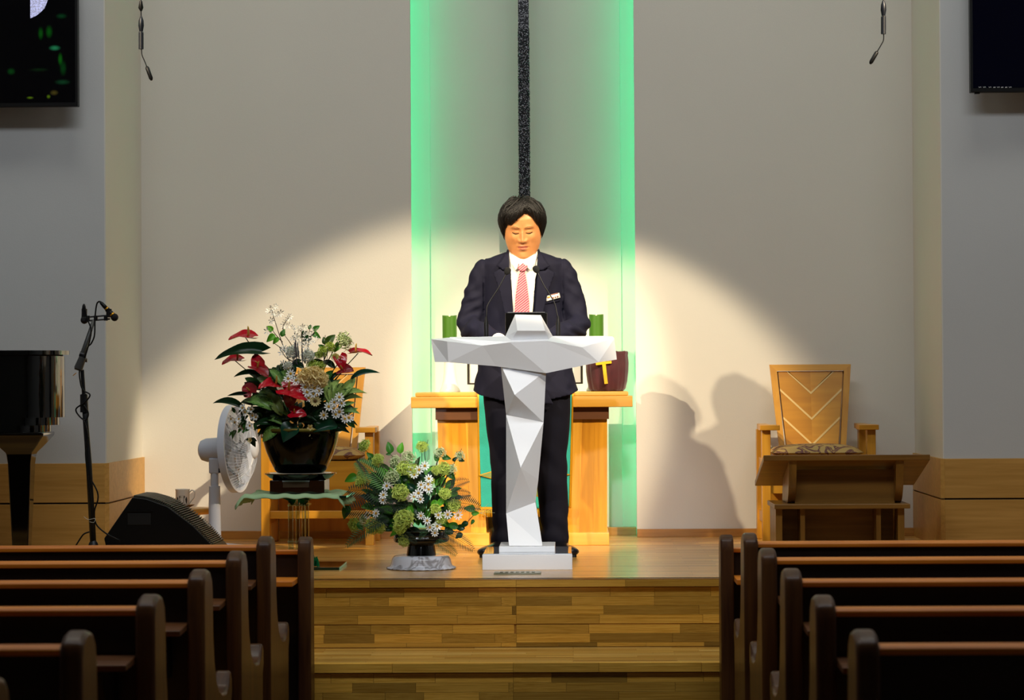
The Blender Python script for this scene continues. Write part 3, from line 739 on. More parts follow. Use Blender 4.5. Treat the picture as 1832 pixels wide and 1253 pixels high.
    bar([(-wb + fw, zb_), (wb - fw, zb_), (wt - fw, zi), (-wt + fw, zi)], .024, .034, 'back_panel', M['chair'])
    return t
chair(px(568, 12.4), 'wooden armchair with floral cushion behind the tall red flower arrangement')
chair(px(1463, 12.4), 'wooden armchair with chevron back behind the low sloped desk on the right')
# ================================================================== low sloped desk on the right
M['walnut'] = wood('brown_oak', '#6e4a1a', '#94692a', 'x', 30, .4, coat=.15, stretch=16)
M['walnutz'] = wood('brown_oak_upright', '#6a4616', '#966a26', 'z', 30, .4, coat=.15, stretch=14)
yd = 11.45
t = thing('low_sloped_desk', (px(1500, yd), 11.75, STAGE), 'brown oak low desk with sloping top and curved sides before the right-hand chair', 'desk')
X0, X1 = px(1365, yd), px(1663, yd); zn = pz(814, yd, 1500)
mb = MB(); th = .026; yfar = 12.0; zfar = pz(864, yfar, 1350) + .0
mb.prism([(yd, zn), (yd, zn - th), (yfar, zfar - th * .6), (yfar, zfar + th * .4)], X0, X1, 'x'); mb.build('sloping_top', M['walnut'], t, bevel=.003)
zsh0, zsh1 = pz(911, yd, 1500), pz(902.5, yd, 1500)
for u in (1418, 1610):
    xx = px(u, yd); pro = [(yd + .015, zn - th)] + [(yd + .02 + .12 * (1 - math.cos(a)) , zn - th - (zn - th - zsh1) * math.sin(a)) for a in np.linspace(.2, PI / 2, 8)]
    ztop_b = zn - th + (zfar - zn) * .35 / .55
    MB().prism(pro + [(yd + .40, zsh1), (yd + .36, ztop_b - .0)], xx - .018, xx + .018, 'x').build('curved_side', M['walnutz'], t, bevel=.003)
MB().box(px(1424, yd), px(1604, yd), yd + .10, yd + .12, zsh1, zn - th - .045).build('front_panel', M['walnut'], t)
MB().box(px(1384, yd), px(1627, yd), yd, yd + .42, zsh0, zsh1).build('shelf', M['walnut'], t, bevel=.003)
for u, ww in ((1379, .03), (1431, .022), (1567, .022), (1606, .03)):
    xx = px(u + (8 if u < 1400 else 0), yd); MB().box(xx, xx + ww, yd + .03, yd + .36, STAGE, zsh0).build('leg_panel', M['walnutz'], t, bevel=.002)
MB().box(px(1392, yd), px(1604, yd), yd + .16, yd + .18, STAGE + .02, zsh0).build('rear_panel', M['walnut'], t)
# ================================================================== the speaker
MY = 11.58                       # body plane
MX = px(937.5, MY); KS = 4500 / MY
def mx(u): return (u - 937.5) / KS            # px -> metres from the body axis
man = thing('person', (MX, MY, STAGE), 'standing person in dark navy suit and pink striped tie reading at the white lectern', 'person')
MO = Vector((MX, MY, STAGE))
def ml(u, v, y=0.0):                           # pixel -> body-local point at local depth y
    p = at(u, v, MY + y); return p - MO
def finish(name, mb, mats, parent, smooth='all', voxel=None, it=0, fac=.5, disp=None):
    """mesh in body-local coordinates; optional voxel union"""
    me = mb.mesh(name, (0, 0, 0), smooth, True)
    for m in (mats if isinstance(mats, (list, tuple)) else [mats]): me.materials.append(m)
    o = link(name, me, parent); ORG[o.name] = MO
    if voxel:
        r = o.modifiers.new('r', 'REMESH'); r.mode = 'VOXEL'; r.voxel_size = voxel; r.use_smooth_shade = True
        if it: s = o.modifiers.new('s', 'SMOOTH'); s.iterations = it; s.factor = fac
        dg = bpy.context.evaluated_depsgraph_get(); dg.update()
        m2 = bpy.data.meshes.new_from_object(o.evaluated_get(dg)); o.modifiers.clear()
        m2.materials.clear()
        for m in me.materials: m2.materials.append(m)
        o.data = m2; m2.name = name
        m2.polygons.foreach_set('use_smooth', [True] * len(m2.polygons))
        if disp:
            n = len(m2.vertices); co = np.empty(n * 3, 'f'); no = np.empty(n * 3, 'f')
            m2.vertices.foreach_get('co', co); m2.vertices.foreach_get('normal', no)
            co = co.reshape(-1, 3); no = no.reshape(-1, 3); co += no * disp(co)[:, None]
            m2.vertices.foreach_set('co', co.ravel()); m2.update()
    return o
M['skin'] = pbr('skin', '#c68650', .48, var=.04, scale=30, sub=.12, bump=.04, bscale=400)
M['lips'] = pbr('lips', '#b8664c', .45, sub=.1)
M['hair'] = pbr('black_hair', '#0b0806', .5, bump=.3, bscale=300, spec=.35)
M['brow'] = pbr('eyebrow', '#80552e', .8)
M['suit'] = pbr('navy_suit', '#0b0c21', .8, spec=.25, var=.06, scale=40, bump=.1, bscale=500)
M['trs'] = pbr('navy_trousers', '#0c0c18', .85, spec=.15, var=.06, scale=40, bump=.1, bscale=500)
M['shirt'] = pbr('white_shirt', '#e6e0d4', .7, bump=.1, bscale=300)
# ---- head: slices around a local frame, face to -y, z up, eyes at z=0
HP = math.radians(19)
hc = ml(934.5, 417, -.13); hc.z += .034; hc.y = -.055
HR = Matrix.Rotation(HP, 3, 'X') @ Matrix.Rotation(math.radians(-1.5), 3, 'Y')
prof = [(-.128, .004, .066, -.058), (-.127, .020, .076, -.03), (-.122, .047, .083, .0), (-.110, .059, .087, .02), (-.092, .072, .0865, .045), (-.072, .0795, .087, .062), (-.05, .083, .088, .075), (-.025, .0835, .0885, .085),
        (0, .082, .0885, .094), (.03, .0795, .0905, .100), (.06, .0765, .087, .10), (.085, .067, .074, .09), (.105, .052, .055, .072), (.118, .034, .034, .048), (.125, .014, .014, .02), (.126, .002, .002, .003)]
pz_ = np.array([p[0] for p in prof])
def sl(z, k): return float(np.interp(z, pz_, [p[k] for p in prof]))
def g(x, z, cx, cz, sx, sz): return math.exp(-((x - cx) / sx) ** 2 - ((z - cz) / sz) ** 2)
def face_d(x, z):
    ax = abs(x); d = 0
    # nose bridge, tip, wings
    if z > -.048: h = np.interp(z, [-.048, -.040, -.030, -.01, .005, .02, .03], [.019, .0225, .019, .011, .006, .003, 0])
    else: h = .019 * math.exp(-((z + .048) / .0045) ** 2)
    d += h * math.exp(-(x / np.interp(z, [-.05, -.035, 0, .02], [.0125, .0105, .0075, .011])) ** 2)
    d += .0095 * g(ax, z, .0145, -.0425, .0065, .0075)
    d -= .003 * g(ax, z, .008, -.0505, .004, .003)
    # eye sockets, closed lids looking down
    d -= .0085 * g(ax, z, .031, .000, .018, .012)
    d += .0080 * g(ax, z, .0305, -.0015, .0145, .0085)
    d -= .0028 * g(ax, z, .031, .0085, .014, .0022)
    d -= .0026 * g(ax, z, .031, -.0100, .015, .0022)
    d += .0045 * g(ax, z, .030, .0205, .021, .008)
    d -= .003 * g(ax, z, .0, .018, .009, .012)
    # cheeks, folds, mouth
    d += .005 * g(ax, z, .044, -.032, .02, .018)
    d -= .0022 * g(ax, z, .027, -.056, .004, .012)
    d += .004 * g(x, z, 0, -.068, .026, .016)
    d += .0048 * g(x, z, 0, -.0680, .0185, .0042) + .0012 * g(ax, z, .005, -.0655, .004, .003)
    d -= .0050 * g(x, z, 0, -.0735, .0225, .0018)
    d += .0062 * g(x, z, 0, -.0795, .0150, .0048)
    d -= .0018 * g(x, z, 0, -.089, .014, .0045)
    d -= .0018 * g(x, z, 0, -.0585, .0035, .006)
    d += .0045 * g(x, z, 0, -.108, .018, .012)
    d -= .0015 * g(ax, z, .0245, -.0735, .003, .004)
    return d
def head_pt(a, z, off=0.0, feat=True):
    wv, yf, yb = sl(z, 1) + off, sl(z, 2) + off, sl(z, 3) + off
    s_, c_ = math.sin(a), math.cos(a); z0 = z; n = 2.25 if c_ > 0 else 2.0
    x = wv * math.copysign(abs(s_) ** (2 / n), s_); y = -(yf if c_ > 0 else yb) * math.copysign(abs(c_) ** (2 / n), c_)
    if feat and c_ > 0: y -= face_d(x, z) * min(1, c_ * 2.2)
    z = z * .93 if z > 0 else (z - .017 * max(0, (-z - .068) / .06))
    return Vector((x, y, z))
def hw_(p): return HR @ p + hc
mb = MB(); NA, NZ = 150, 110; rings = []
zs_ = np.concatenate([np.linspace(-.128, -.1, 16)[:-1], np.linspace(-.1, .03, 84)[:-1], np.linspace(.03, .126, 26)])
# finer columns over the face
aa = []
for j in range(NA): u = j / NA * 2 - 1; aa.append(PI * (u * .45 + .55 * u ** 3))
aa = sorted(aa)
for z in zs_: rings.append([hw_(head_pt(a, z)) for a in aa])
mb.loft(rings, cap=True)
# ears
for s_ in (-1, 1):
    er = []
    for t_, (dx, rz, ry) in enumerate([(0, .022, .010), (.006, .027, .014), (.012, .030, .016), (.015, .026, .013), (.014, .015, .007)]):
        er.append([hw_(Vector((s_ * (.072 + dx), .012 + dx * .6 + ry * math.sin(b_), -.022 + rz * math.cos(b_) - (.004 if math.cos(b_) < 0 else 0)))) for b_ in np.linspace(0, 2 * PI, 20, endpoint=False)])
    mb.loft(er)
def ell(c, rx, ry, z, n=28, p=2.0):
    return [Vector((c[0] + rx * math.copysign(abs(math.cos(a)) ** (2 / p), math.cos(a)), c[1] + ry * math.copysign(abs(math.sin(a)) ** (2 / p), math.sin(a)), z)) for a in np.linspace(0, 2 * PI, n, endpoint=False)]
# neck and trunk inside the clothes
mb.loft([ell((0, -.0, 0), .060, .060, 1.50), ell((0, .005, 0), .061, .062, 1.44), ell((0, .01, 0), .066, .066, 1.40), ell((0, .015, 0), .12, .075, 1.37), ell((0, .015, 0), .155, .09, 1.30), ell((0, .02, 0), .16, .095, 1.15),
         ell((0, .04, 0), .15, .09, 1.0), ell((.0, .06, 0), .16, .095, .9), ell((.01, .06, 0), .15, .09, .82)])
legx = {-1: mx(899) , 1: mx(988)}
for s_ in (-1, 1):
    L0 = legx[s_]
    mb.tube([(s_ * .075 + .01, .06, .86), (s_ * .09 + .01, .05, .7), (L0 * .9 + .01, .03, .46), (L0, .05, .25), (L0, .08, .08), (L0, .06, .03)], [.082, .075, .055, .05, .036, .03], 16)
# arms and hands: forearms rest on the lectern desk
ARM = {}
for s_ in (-1, 1):
    sh = Vector((s_ * .178, .0, 1.315)); um = Vector((s_ * .222, .005, 1.185)); el = Vector((s_ * .246, -.03, 1.06)); fm = Vector((s_ * .185, -.19, 1.02)); wr = Vector((s_ * .108, -.335, .985))
    ARM[s_] = (sh, um, el, fm, wr)
    mb.tube([sh, um, el, fm, wr], [.045, .042, .038, .035, .027], 14)
    hand = wr + Vector((-s_ * .012, -.05, -.004)); d = Vector((-s_ * .30, -.95, -.06)).normalized(); side = Vector((s_, -.3, 0)).normalized()
    mb.loft([[wr + side * (.026 * math.cos(a)) + Vector((0, 0, .019 * math.sin(a))) for a in np.linspace(0, 2 * PI, 14, endpoint=False)],
             [wr + d * .035 + side * (.038 * math.cos(a)) + Vector((0, 0, .016 * math.sin(a))) for a in np.linspace(0, 2 * PI, 14, endpoint=False)],
             [wr + d * .085 + side * (.042 * math.cos(a)) + Vector((0, 0, .013 * math.sin(a))) for a in np.linspace(0, 2 * PI, 14, endpoint=False)],
             [wr + d * .096 + side * (.036 * math.cos(a)) + Vector((0, 0, .009 * math.sin(a))) for a in np.linspace(0, 2 * PI, 14, endpoint=False)]])
    for k, (off, ln) in enumerate(((-.031, .066), (-.010, .076), (.012, .071), (.032, .056))):
        b0 = wr + d * .075 + side * off
        mb.tube([b0, b0 + d * ln * .5 + Vector((0, 0, .008)), b0 + d * ln * .8 + Vector((0, 0, .002)), b0 + d * ln + Vector((0, 0, -.008))], [.0095, .009, .008, .006], 10)
    b0 = wr + d * .03 - side * .028
    mb.tube([b0, b0 + (d - side * .8).normalized() * .032, b0 + (d * 1.3 - side * .7).normalized() * .058], [.012, .0105, .007], 10)
body = finish('body', mb, [M['skin'], M['lips']], man, voxel=.0029, it=1, fac=.35)
# lips: faces of the body whose head coordinates fall on the mouth
me = body.data; n = len(me.polygons); cen = np.empty(n * 3, 'f'); me.polygons.foreach_get('center', cen); cen = cen.reshape(-1, 3) - np.array(hc)
Q = cen @ np.array(HR)          # inverse rotation
def inl(x, z): return ((np.abs(x) < .0235) & (z < -.0635 + .000 - .0058 * (np.abs(x) / .0235) ** 1.6) & (z > -.0862 + .0115 * (np.abs(x) / .0235) ** 2) & True)
mi = (inl(Q[:, 0], Q[:, 2]) & (Q[:, 1] < -.07)).astype('i'); me.polygons.foreach_set('material_index', mi); me.update()
# eyebrows, lash lines and mouth line laid on the face
def on_face(x, z, off=.0008):
    lo, hi = 0.0, PI / 2
    for _ in range(30):
        m_ = (lo + hi) / 2; 
        if head_pt(m_, z).x < abs(x): lo = m_
        else: hi = m_
    return hw_(head_pt(math.copysign(lo, x) if x else 0.0, z, 0) + Vector((0, -off, 0)))
for s_ in (-1, 1):
    mb = MB(); q = [(.011, .0175, .0007), (.020, .0225, .0012), (.031, .0250, .0012), (.042, .0225, .0009), (.051, .0160, .0005)]
    mb.tube(cr([on_face(s_ * a, b_, -.0002) for a, b_, r in q], 4), list(np.interp(np.linspace(0, 4, 17), range(5), [r for a, b_, r in q])), 6)
    finish('eyebrow', mb, M['brow'], man)
    mb = MB(); q = [(.0160, -.0060, .0012), (.024, -.0100, .0022), (.031, -.0114, .0025), (.038, -.0098, .0024), (.0460, -.0052, .0012)]
    mb.tube(cr([on_face(s_ * a, b_, .0012) for a, b_, r in q], 4), list(np.interp(np.linspace(0, 4, 17), range(5), [r for a, b_, r in q])), 6)
    finish('eyelashes', mb, pbr('lash', '#1c0f08', .8, spec=.1), man)
mb = MB(); mb.tube(cr([on_face(x, -.0735 + .0012 * (1 - abs(x) / .022), .0008) for x in (-.021, -.012, 0, .012, .021)], 4), .0010, 6)
finish('mouth_line', mb, pbr('mouth_dark', '#4a1c16', .6), man)
# ---- hair: shell plus combed locks
def hairline(a):
    """lower edge height of the hair at angle a (0 = front, + = image right)"""
    d = math.degrees(a)
    return float(np.interp(d, [-180, -125, -100, -88, -76, -66, -54, -38, -20, -5, 8, 18, 30, 45, 58, 68, 78, 88, 100, 125, 180],
                           [-.085, -.075, -.05, -.045, -.032, .006, .030, .036, .052, .070, .086, .084, .070, .046, .024, .000, -.030, -.045, -.05, -.075, -.085]))
def hair_pt(a, t, lift=1.0):
    h = hairline(a); z = h + (.126 - h) * t
    thick = (.0045 + .0180 * max(0, min(1, t * 2.4)) ** .7 * (1 - .25 * max(0, t - .6))) * lift
    p = head_pt(a, min(z, .1255), 0, False); nrm = Vector((p.x / (.08 ** 2), p.y / (.09 ** 2), max(p.z - .02, 0) / (.105 ** 2)))
    if nrm.length < 1e-6: nrm = Vector((0, 0, 1))
    return p + nrm.normalized() * thick
mb = MB(); rings = []; NH = 120
for i in range(27):
    t_ = i / 26
    rings.append([hw_(hair_pt(2 * PI * j / NH - PI, t_, 1 + .10 * noise.noise(Vector((j * .35, t_ * 3, 0))))) for j in range(NH)])
inner = [hw_(head_pt(2 * PI * j / NH - PI, hairline(2 * PI * j / NH - PI), -.004, False)) for j in range(NH)]
mb.loft([inner] + rings, cap=False)
rr = random.Random(11)
px_, part = .022, .07
for k in range(520):
    side = -1 if rr.random() < .62 else 1
    # start near the parting at the front right of the crown, sweep sideways and down
    a0 = rr.uniform(.05, .6) if rr.random() < .5 else rr.uniform(-PI, PI)
    t0 = rr.uniform(.55, .98)
    a1 = a0 + (rr.uniform(-1.25, -.35) if side < 0 else rr.uniform(.25, .95))
    if a0 > .8 or a0 < -1.0: a1 = a0 + rr.uniform(-.25, .25)
    t1 = rr.uniform(-.09, .25)
    lift = rr.uniform(1.0, 1.34); pts = []; rad = []
    r0 = rr.uniform(.0025, .0055)
    for i in range(9):
        s = i / 8; a = a0 + (a1 - a0) * s ** .8; t_ = t0 + (t1 - t0) * s ** 1.3
        pts.append(hw_(hair_pt(a, max(t_, -.07), lift * (1 + .05 * math.sin(s * 5 + k))))); rad.append(r0 * (.5 + 1.0 * math.sin(PI * min(s + .15, 1) * .8)) * (1 - .75 * s ** 3))
    mb.tube(pts, rad, 5, sq=.55)
finish('hair', mb, M['hair'], man)
# ---- jacket: trunk and sleeves grown together
JS = [(1.402, .068, .052, .070, 0), (1.392, .100, .064, .078, 0), (1.380, .135, .078, .085, 0), (1.365, .168, .090, .092, 0), (1.340, .190, .102, .096, 0), (1.28, .190, .112, .104, 0), (1.20, .188, .122, .108, 0), (1.10, .190, .128, .112, 0),
      (1.0, .194, .130, .118, .002), (.92, .205, .136, .125, .003), (.84, .224, .142, .13, .004), (.78, .236, .145, .135, .005), (.725, .246, .148, .138, .006)]
jz = np.array([j[0] for j in JS])[::-1]
def jv(z, k): return float(np.interp(z, jz, np.array([j[k] for j in JS])[::-1]))
def yc(z): return float(np.interp(z, [.7, 1.0, 1.2, 1.4], [.05, .045, .02, .0]))
def front_y(x, z):
    w_, f = jv(z, 1), jv(z, 2); n = 2.5; u = min(.98, abs(x - jv(z, 4)) / w_)
    return yc(z) - f * (1 - u ** n) ** (1 / n)
mb = MB(); rings = []
for (z, w_, f, b_, cx) in JS:
    ring = []
    for j in range(64):
        a = 2 * PI * j / 64; c_, s2 = math.cos(a), math.sin(a); n = 2.5
        dz = 0
        if z < .76: dz = (.035 * abs(c_) ** 2 - .018 * max(0, -s2))       # hem rises towards the sides
        ring.append(Vector((cx + w_ * math.copysign(abs(c_) ** (2 / n), c_), yc(z) + (b_ if s2 > 0 else f) * math.copysign(abs(s2) ** (2 / n), s2), z + dz)))
    rings.append(ring)
mb.loft(rings)
for s_ in (-1, 1):
    sh, um, el, fm, wr = ARM[s_]
    pts = cr([sh + Vector((-s_ * .04, 0, .0)), sh, um, el, fm, wr], 5)
    rad = list(np.interp(np.linspace(0, 5, len(pts)), range(6), [.040, .053, .057, .057, .050, .040]))
    mb.tube(pts, rad, 24)
def jdisp(co):
    x, y, z = co[:, 0], co[:, 1], co[:, 2]; ax = np.abs(x)
    arm = np.clip((ax - .185) / .03, 0, 1)
    d = np.zeros(len(co))
    # elbow and sleeve folds: slanted creases
    ph = z * 95 + ax * 60 + 2.2 * np.sin(z * 23 + x * 9); el_m = np.exp(-((z - 1.08) / .10) ** 2)
    d += arm * (.0042 * el_m + .0016) * np.abs(np.sin(ph)) ** .7 * np.sign(np.sin(ph))
    ph2 = z * 55 - ax * 80 + y * 30; d += arm * .002 * np.sin(ph2)
    # armhole seam groove
    sm = np.exp(-((ax - .180 - .02 * np.clip(1.25 - z, 0, .3)) / .0045) ** 2) * (z > 1.12) * (y < .02)
    d -= .0045 * sm
    # soft waist and skirt folds
    tm = 1 - arm; d += tm * .0022 * np.sin(x * 38 + 3 * np.sin(z * 8)) * np.clip((1.1 - z) / .3, 0, 1)
    d += tm * .0025 * np.sin((z * 40 + ax * 60)) * np.exp(-((z - 1.05) / .12) ** 2)
    return d
finish('jacket', mb, M['suit'], man, voxel=.0055, it=5, disp=jdisp)
def patch(name, poly, off, th, mat, parent=man, nsub=4, bend=None):
    """flat pattern piece given in photo pixels, laid on the front of the trunk"""
    pts = []
    for u, v in poly: p = ml(u, v, -.12); pts.append((p.x, p.z))
    bm = bmesh.new(); vs_ = [bm.verts.new((a, 0, b_)) for a, b_ in pts]; bm.faces.new(vs_)
    bmesh.ops.triangulate(bm, faces=bm.faces[:])
    for _ in range(nsub):
        bmesh.ops.subdivide_edges(bm, edges=[e for e in bm.edges if e.calc_length() > .012], cuts=1)
        bmesh.ops.triangulate(bm, faces=bm.faces[:])
    for v in bm.verts:
        e = (bend(v.co.x, v.co.z) if bend else 0)
        v.co.y = front_y(v.co.x, min(v.co.z, 1.40)) - off - e
    me = bpy.data.meshes.new(name); bm.to_mesh(me); bm.free()
    me.polygons.foreach_set('use_smooth', [True] * len(me.polygons)); me.materials.append(mat)
    o = link(name, me, parent); ORG[o.name] = MO
    m = o.modifiers.new('t', 'SOLIDIFY'); m.thickness = th; m.offset = 0
    return o
patch('shirt_front', [(911, 448), (923, 449), (935, 450), (948, 449), (961, 448), (962, 465), (962, 480), (957, 500), (951, 557), (949, 600), (918, 600), (917, 557), (913, 500), (909, 480)], .0065, .003, M['shirt'])
# collar band around the neck and the two collar wings
mb = MB(); rings = []
for (z, r, ry, dy) in ((1.375, .068, .066, -.002), (1.40, .066, .064, -.003), (1.425, .0635, .0625, -.006)):
    rings.append([Vector((r * math.cos(a), dy + .004 + ry * math.sin(a), z - .02 * max(0, -math.sin(a)) + .012 * max(0, math.sin(a)))) for a in np.linspace(-PI / 2 + .22, 1.5 * PI - .22, 40)])
mb.loft(rings, cap=False, closed=False)
o = finish('collar_band', mb, M['shirt'], man); m = o.modifiers.new('t', 'SOLIDIFY'); m.thickness = .003
def wing(side):
    cpx = 935.5
    A = [(-25, 449), (-22, 455), (-12, 464.5), (-.5, 471.5), (-7, 478), (-13.5, 484.5), (-20, 474), (-23.5, 462)]
    return [(cpx + side * -a, b_) for a, b_ in A]
for sd in (1, -1):
    patch('collar_wing', wing(sd)[::(1 if sd == 1 else -1)], .0145, .003, M['shirt'], bend=lambda x, z: .012 * max(0, (z - 1.355) / .05) + .01 * math.exp(-(x / .03) ** 2))
# tie
tie, nt, b_, N_, L_ = newmat('pink_striped_tie')
tc = N_.new('ShaderNodeTexCoord'); mp = N_.new('ShaderNodeMapping'); mp.inputs['Rotation'].default_value = (0, math.radians(38), 0)
wv = N_.new('ShaderNodeTexWave'); wv.bands_direction = 'Z'; wv.inputs['Scale'].default_value = 34; wv.inputs['Distortion'].default_value = .8; wv.inputs['Detail'].default_value = 1
L_.new(tc.outputs['Object'], mp.inputs[0]); L_.new(mp.outputs[0], wv.inputs['Vector']); rp = N_.new('ShaderNodeValToRGB')
rp.color_ramp.elements[0].position = .35; rp.color_ramp.elements[0].color = C('#9c3450'); rp.color_ramp.elements[1].position = .75; rp.color_ramp.elements[1].color = C('#dc9a98')
L_.new(wv.outputs['Fac'], rp.inputs[0]); L_.new(rp.outputs[0], b_.inputs['Base Color']); b_.inputs['Roughness'].default_value = .4
patch('tie', [(930.5, 484), (938.5, 484), (943, 510), (946.5, 540), (947.5, 600), (920, 600), (920.5, 555), (922.5, 530), (927, 500)], .0135, .004, tie, bend=lambda x, z: .004 * math.exp(-((x + .008) / .02) ** 2))
patch('tie_knot', [(927.5, 472), (934, 470.5), (941.5, 472), (944, 477), (939.5, 486), (930, 486), (926, 479)], .019, .009, tie, nsub=3)
# lapels with notch, upper collar, button
lapL = [(912.5, 482), (914, 520), (917.5, 560), (920, 604), (912, 604), (903, 560), (894, 522), (882, 488.5), (895, 481), (899, 485)]
patch('lapel', lapL, .0105, .004, M['suit'], bend=lambda x, z: .006 * max(0, min(1, (-.06 - x) / .05)))
patch('lapel', [(2 * 936.5 - u + 1.5, v) for u, v in lapL][::-1], .0105, .004, M['suit'], bend=lambda x, z: .006 * max(0, min(1, (x - .06) / .05)))
colL = [(908.5, 449), (905, 452), (893, 472), (888, 476), (896, 480.5), (901, 484), (911.5, 484), (911, 470), (910, 458)]
for q in (colL, [(2 * 936.5 - u - 1, v) for u, v in colL][::-1]):
    patch('jacket_collar', q, .013, .005, M['suit'], bend=lambda x, z: .004)
mb = MB(); rings = []
for (z, r, ry, dy) in ((1.36, .095, .085, .012), (1.388, .082, .078, .010), (1.410, .0745, .074, .006)):
    rings.append([Vector((r * math.cos(a), dy + ry * math.sin(a), z)) for a in np.linspace(-.55, PI + .55, 34)])
mb.loft(rings, cap=False, closed=False); o = finish('jacket_collar', mb, M['suit'], man); m = o.modifiers.new('t', 'SOLIDIFY'); m.thickness = .006
# jacket front opening edge below the button
patch('front_overlap', [(920, 604), (949, 604), (962, 668), (990, 724), (976, 724), (950, 690), (925, 655)], .004, .004, M['suit'])
for v in (612, 640):
    p = ml(938, v, -.1); mb = MB().lathe([(0, 0), (.009, 0), (.009, .003), (.006, .004), (0, .003)], (0, 0, 0), 16, axis='y'); mb.xf(Matrix.Translation((p.x, front_y(p.x, p.z) - .011, p.z)))
    finish('button', mb, M['black'], man)
patch('breast_pocket', [(972, 541), (1001, 535), (1001.8, 538), (973, 544.3)], .004, .004, M['suit'])
for sgn in (-1, 1):
    patch('pocket_flap', [(937.5 + sgn * 40, 640), (937.5 + sgn * 74, 636), (937.5 + sgn * 75, 650), (937.5 + sgn * 41, 655)], .004, .004, M['suit'])
# name badge with small marks
bd = patch('name_badge', [(975, 530.4), (1000, 523.3), (1002.4, 531.8), (977.4, 539.2)], .010, .003, pbr('badge_white', '#e2e0dc', .3))
for (a, b_, c_, d_, col) in ((979, 530.6, 984, 534, '#d8a24a'), (985.5, 526.6, 998, 528.2, '#8a5a4a'), (988, 531.5, 990.5, 534.3, '#b06a48'), (992, 530.5, 994.5, 533.3, '#8d6a58'), (996, 529.3, 998.6, 532.2, '#7a4a40')):
    sk = -(a - 979) * .0
    patch('badge_mark', [(a, b_), (c_, b_ - (c_ - a) * .28), (c_ + .4, d_ - (c_ - a) * .28), (a + .4, d_)], .0122, .0006, pbr('badge_ink', col, .5), nsub=1)
# shirt cuffs
for s_ in (-1, 1):
    sh, um, el, fm, wr = ARM[s_]; d = (wr - fm).normalized()
    finish('shirt_cuff', MB().tube([wr - d * .03, wr + d * .014], [.0345, .034], 20), M['shirt'], man)
# ---- trousers and shoes
mb = MB()
mb.loft([ell((.0, .05, 0), .175, .115, 1.02, 32, 2.3), ell((.005, .055, 0), .190, .125, .90, 32, 2.3), ell((.01, .055, 0), .195, .125, .80, 32, 2.3), ell((.015, .05, 0), .188, .11, .74, 32, 2.3)])
LP = {-1: [(.80, 864, 937, .115), (.70, 865, 935, .108), (.58, 869, 930, .098), (.45, 876, 926, .085), (.33, 877, 924, .08), (.2, 878, 923, .078), (.12, 880, 924, .078), (.075, 876, 925, .082), (.05, 878, 925, .084)],
      1: [(.80, 940, 1022, .115), (.70, 942, 1021, .108), (.58, 949, 1018.5, .098), (.45, 956, 1013, .085), (.33, 959, 1014, .08), (.2, 963, 1016, .078), (.12, 967, 1013, .078), (.075, 963, 1018, .082), (.05, 966, 1015, .084)]}
for s_ in (-1, 1):
    rings = []
    for z, ua, ub, dpt in LP[s_]:
        xa, xb = mx(ua), mx(ub); cy = .05 + (.02 if z < .3 else 0)
        ring = ell(((xa + xb) / 2, cy, 0), (xb - xa) / 2, dpt, z, 32, 2.2)
        for p in ring:
            if p.y < cy - dpt * .8: p.y -= .004      # pressed crease
        rings.append(ring)
    mb.loft(rings[::-1])
def tdisp(co):
    x, y, z = co[:, 0], co[:, 1], co[:, 2]
    d = .004 * np.sin(z * 60 + x * 25 + 2 * np.sin(y * 30)) * np.exp(-((z - .10) / .09) ** 2)
    d += .003 * np.sin(z * 42 + np.abs(x) * 50) * np.exp(-((z - .42) / .08) ** 2)
    d += .0025 * np.sin(z * 30 + x * 40) * np.exp(-((z - .75) / .07) ** 2)
    return d
finish('trousers', mb, M['trs'], man, voxel=.007, it=4, disp=tdisp)
for s_ in (-1, 1):
    tw = s_ * math.radians(31); L0 = legx[s_] + s_ * .004
    mb = MB(); rings = []
    for (y, w_, h, zc_) in ((.125, .012, .02, .04), (.118, .026, .034, .045), (.09, .034, .042, .05), (.04, .037, .045, .055), (-.02, .040, .034, .04), (-.08, .047, .027, .03), (-.13, .046, .023, .027), (-.165, .034, .018, .024), (-.182, .012, .010, .022)):
        rings.append([Vector((w_ * math.cos(a), y, max(.004, zc_ + h * math.sin(a)))) for a in np.linspace(0, 2 * PI, 20, endpoint=False)])
    mb.loft(rings)
    Mx = Matrix.Translation((L0, .03, 0)) @ Matrix.Rotation(tw, 4, 'Z'); mb.xf(Mx)
    finish('shoe', mb, pbr('shoe_leather', '#0b0b10', .28, coat=.3), man)
    mb = MB(); poly = [(.036 * math.cos(a) * (1.0 if math.sin(a) > 0 else 1.32), .125 * math.sin(a) if math.sin(a) > 0 else .185 * math.sin(a)) for a in np.linspace(0, 2 * PI, 24, endpoint=False)]
    mb.prism(poly, 0, .012, 'z'); mb.xf(Mx); finish('sole', mb, M['black'], man, smooth=False)
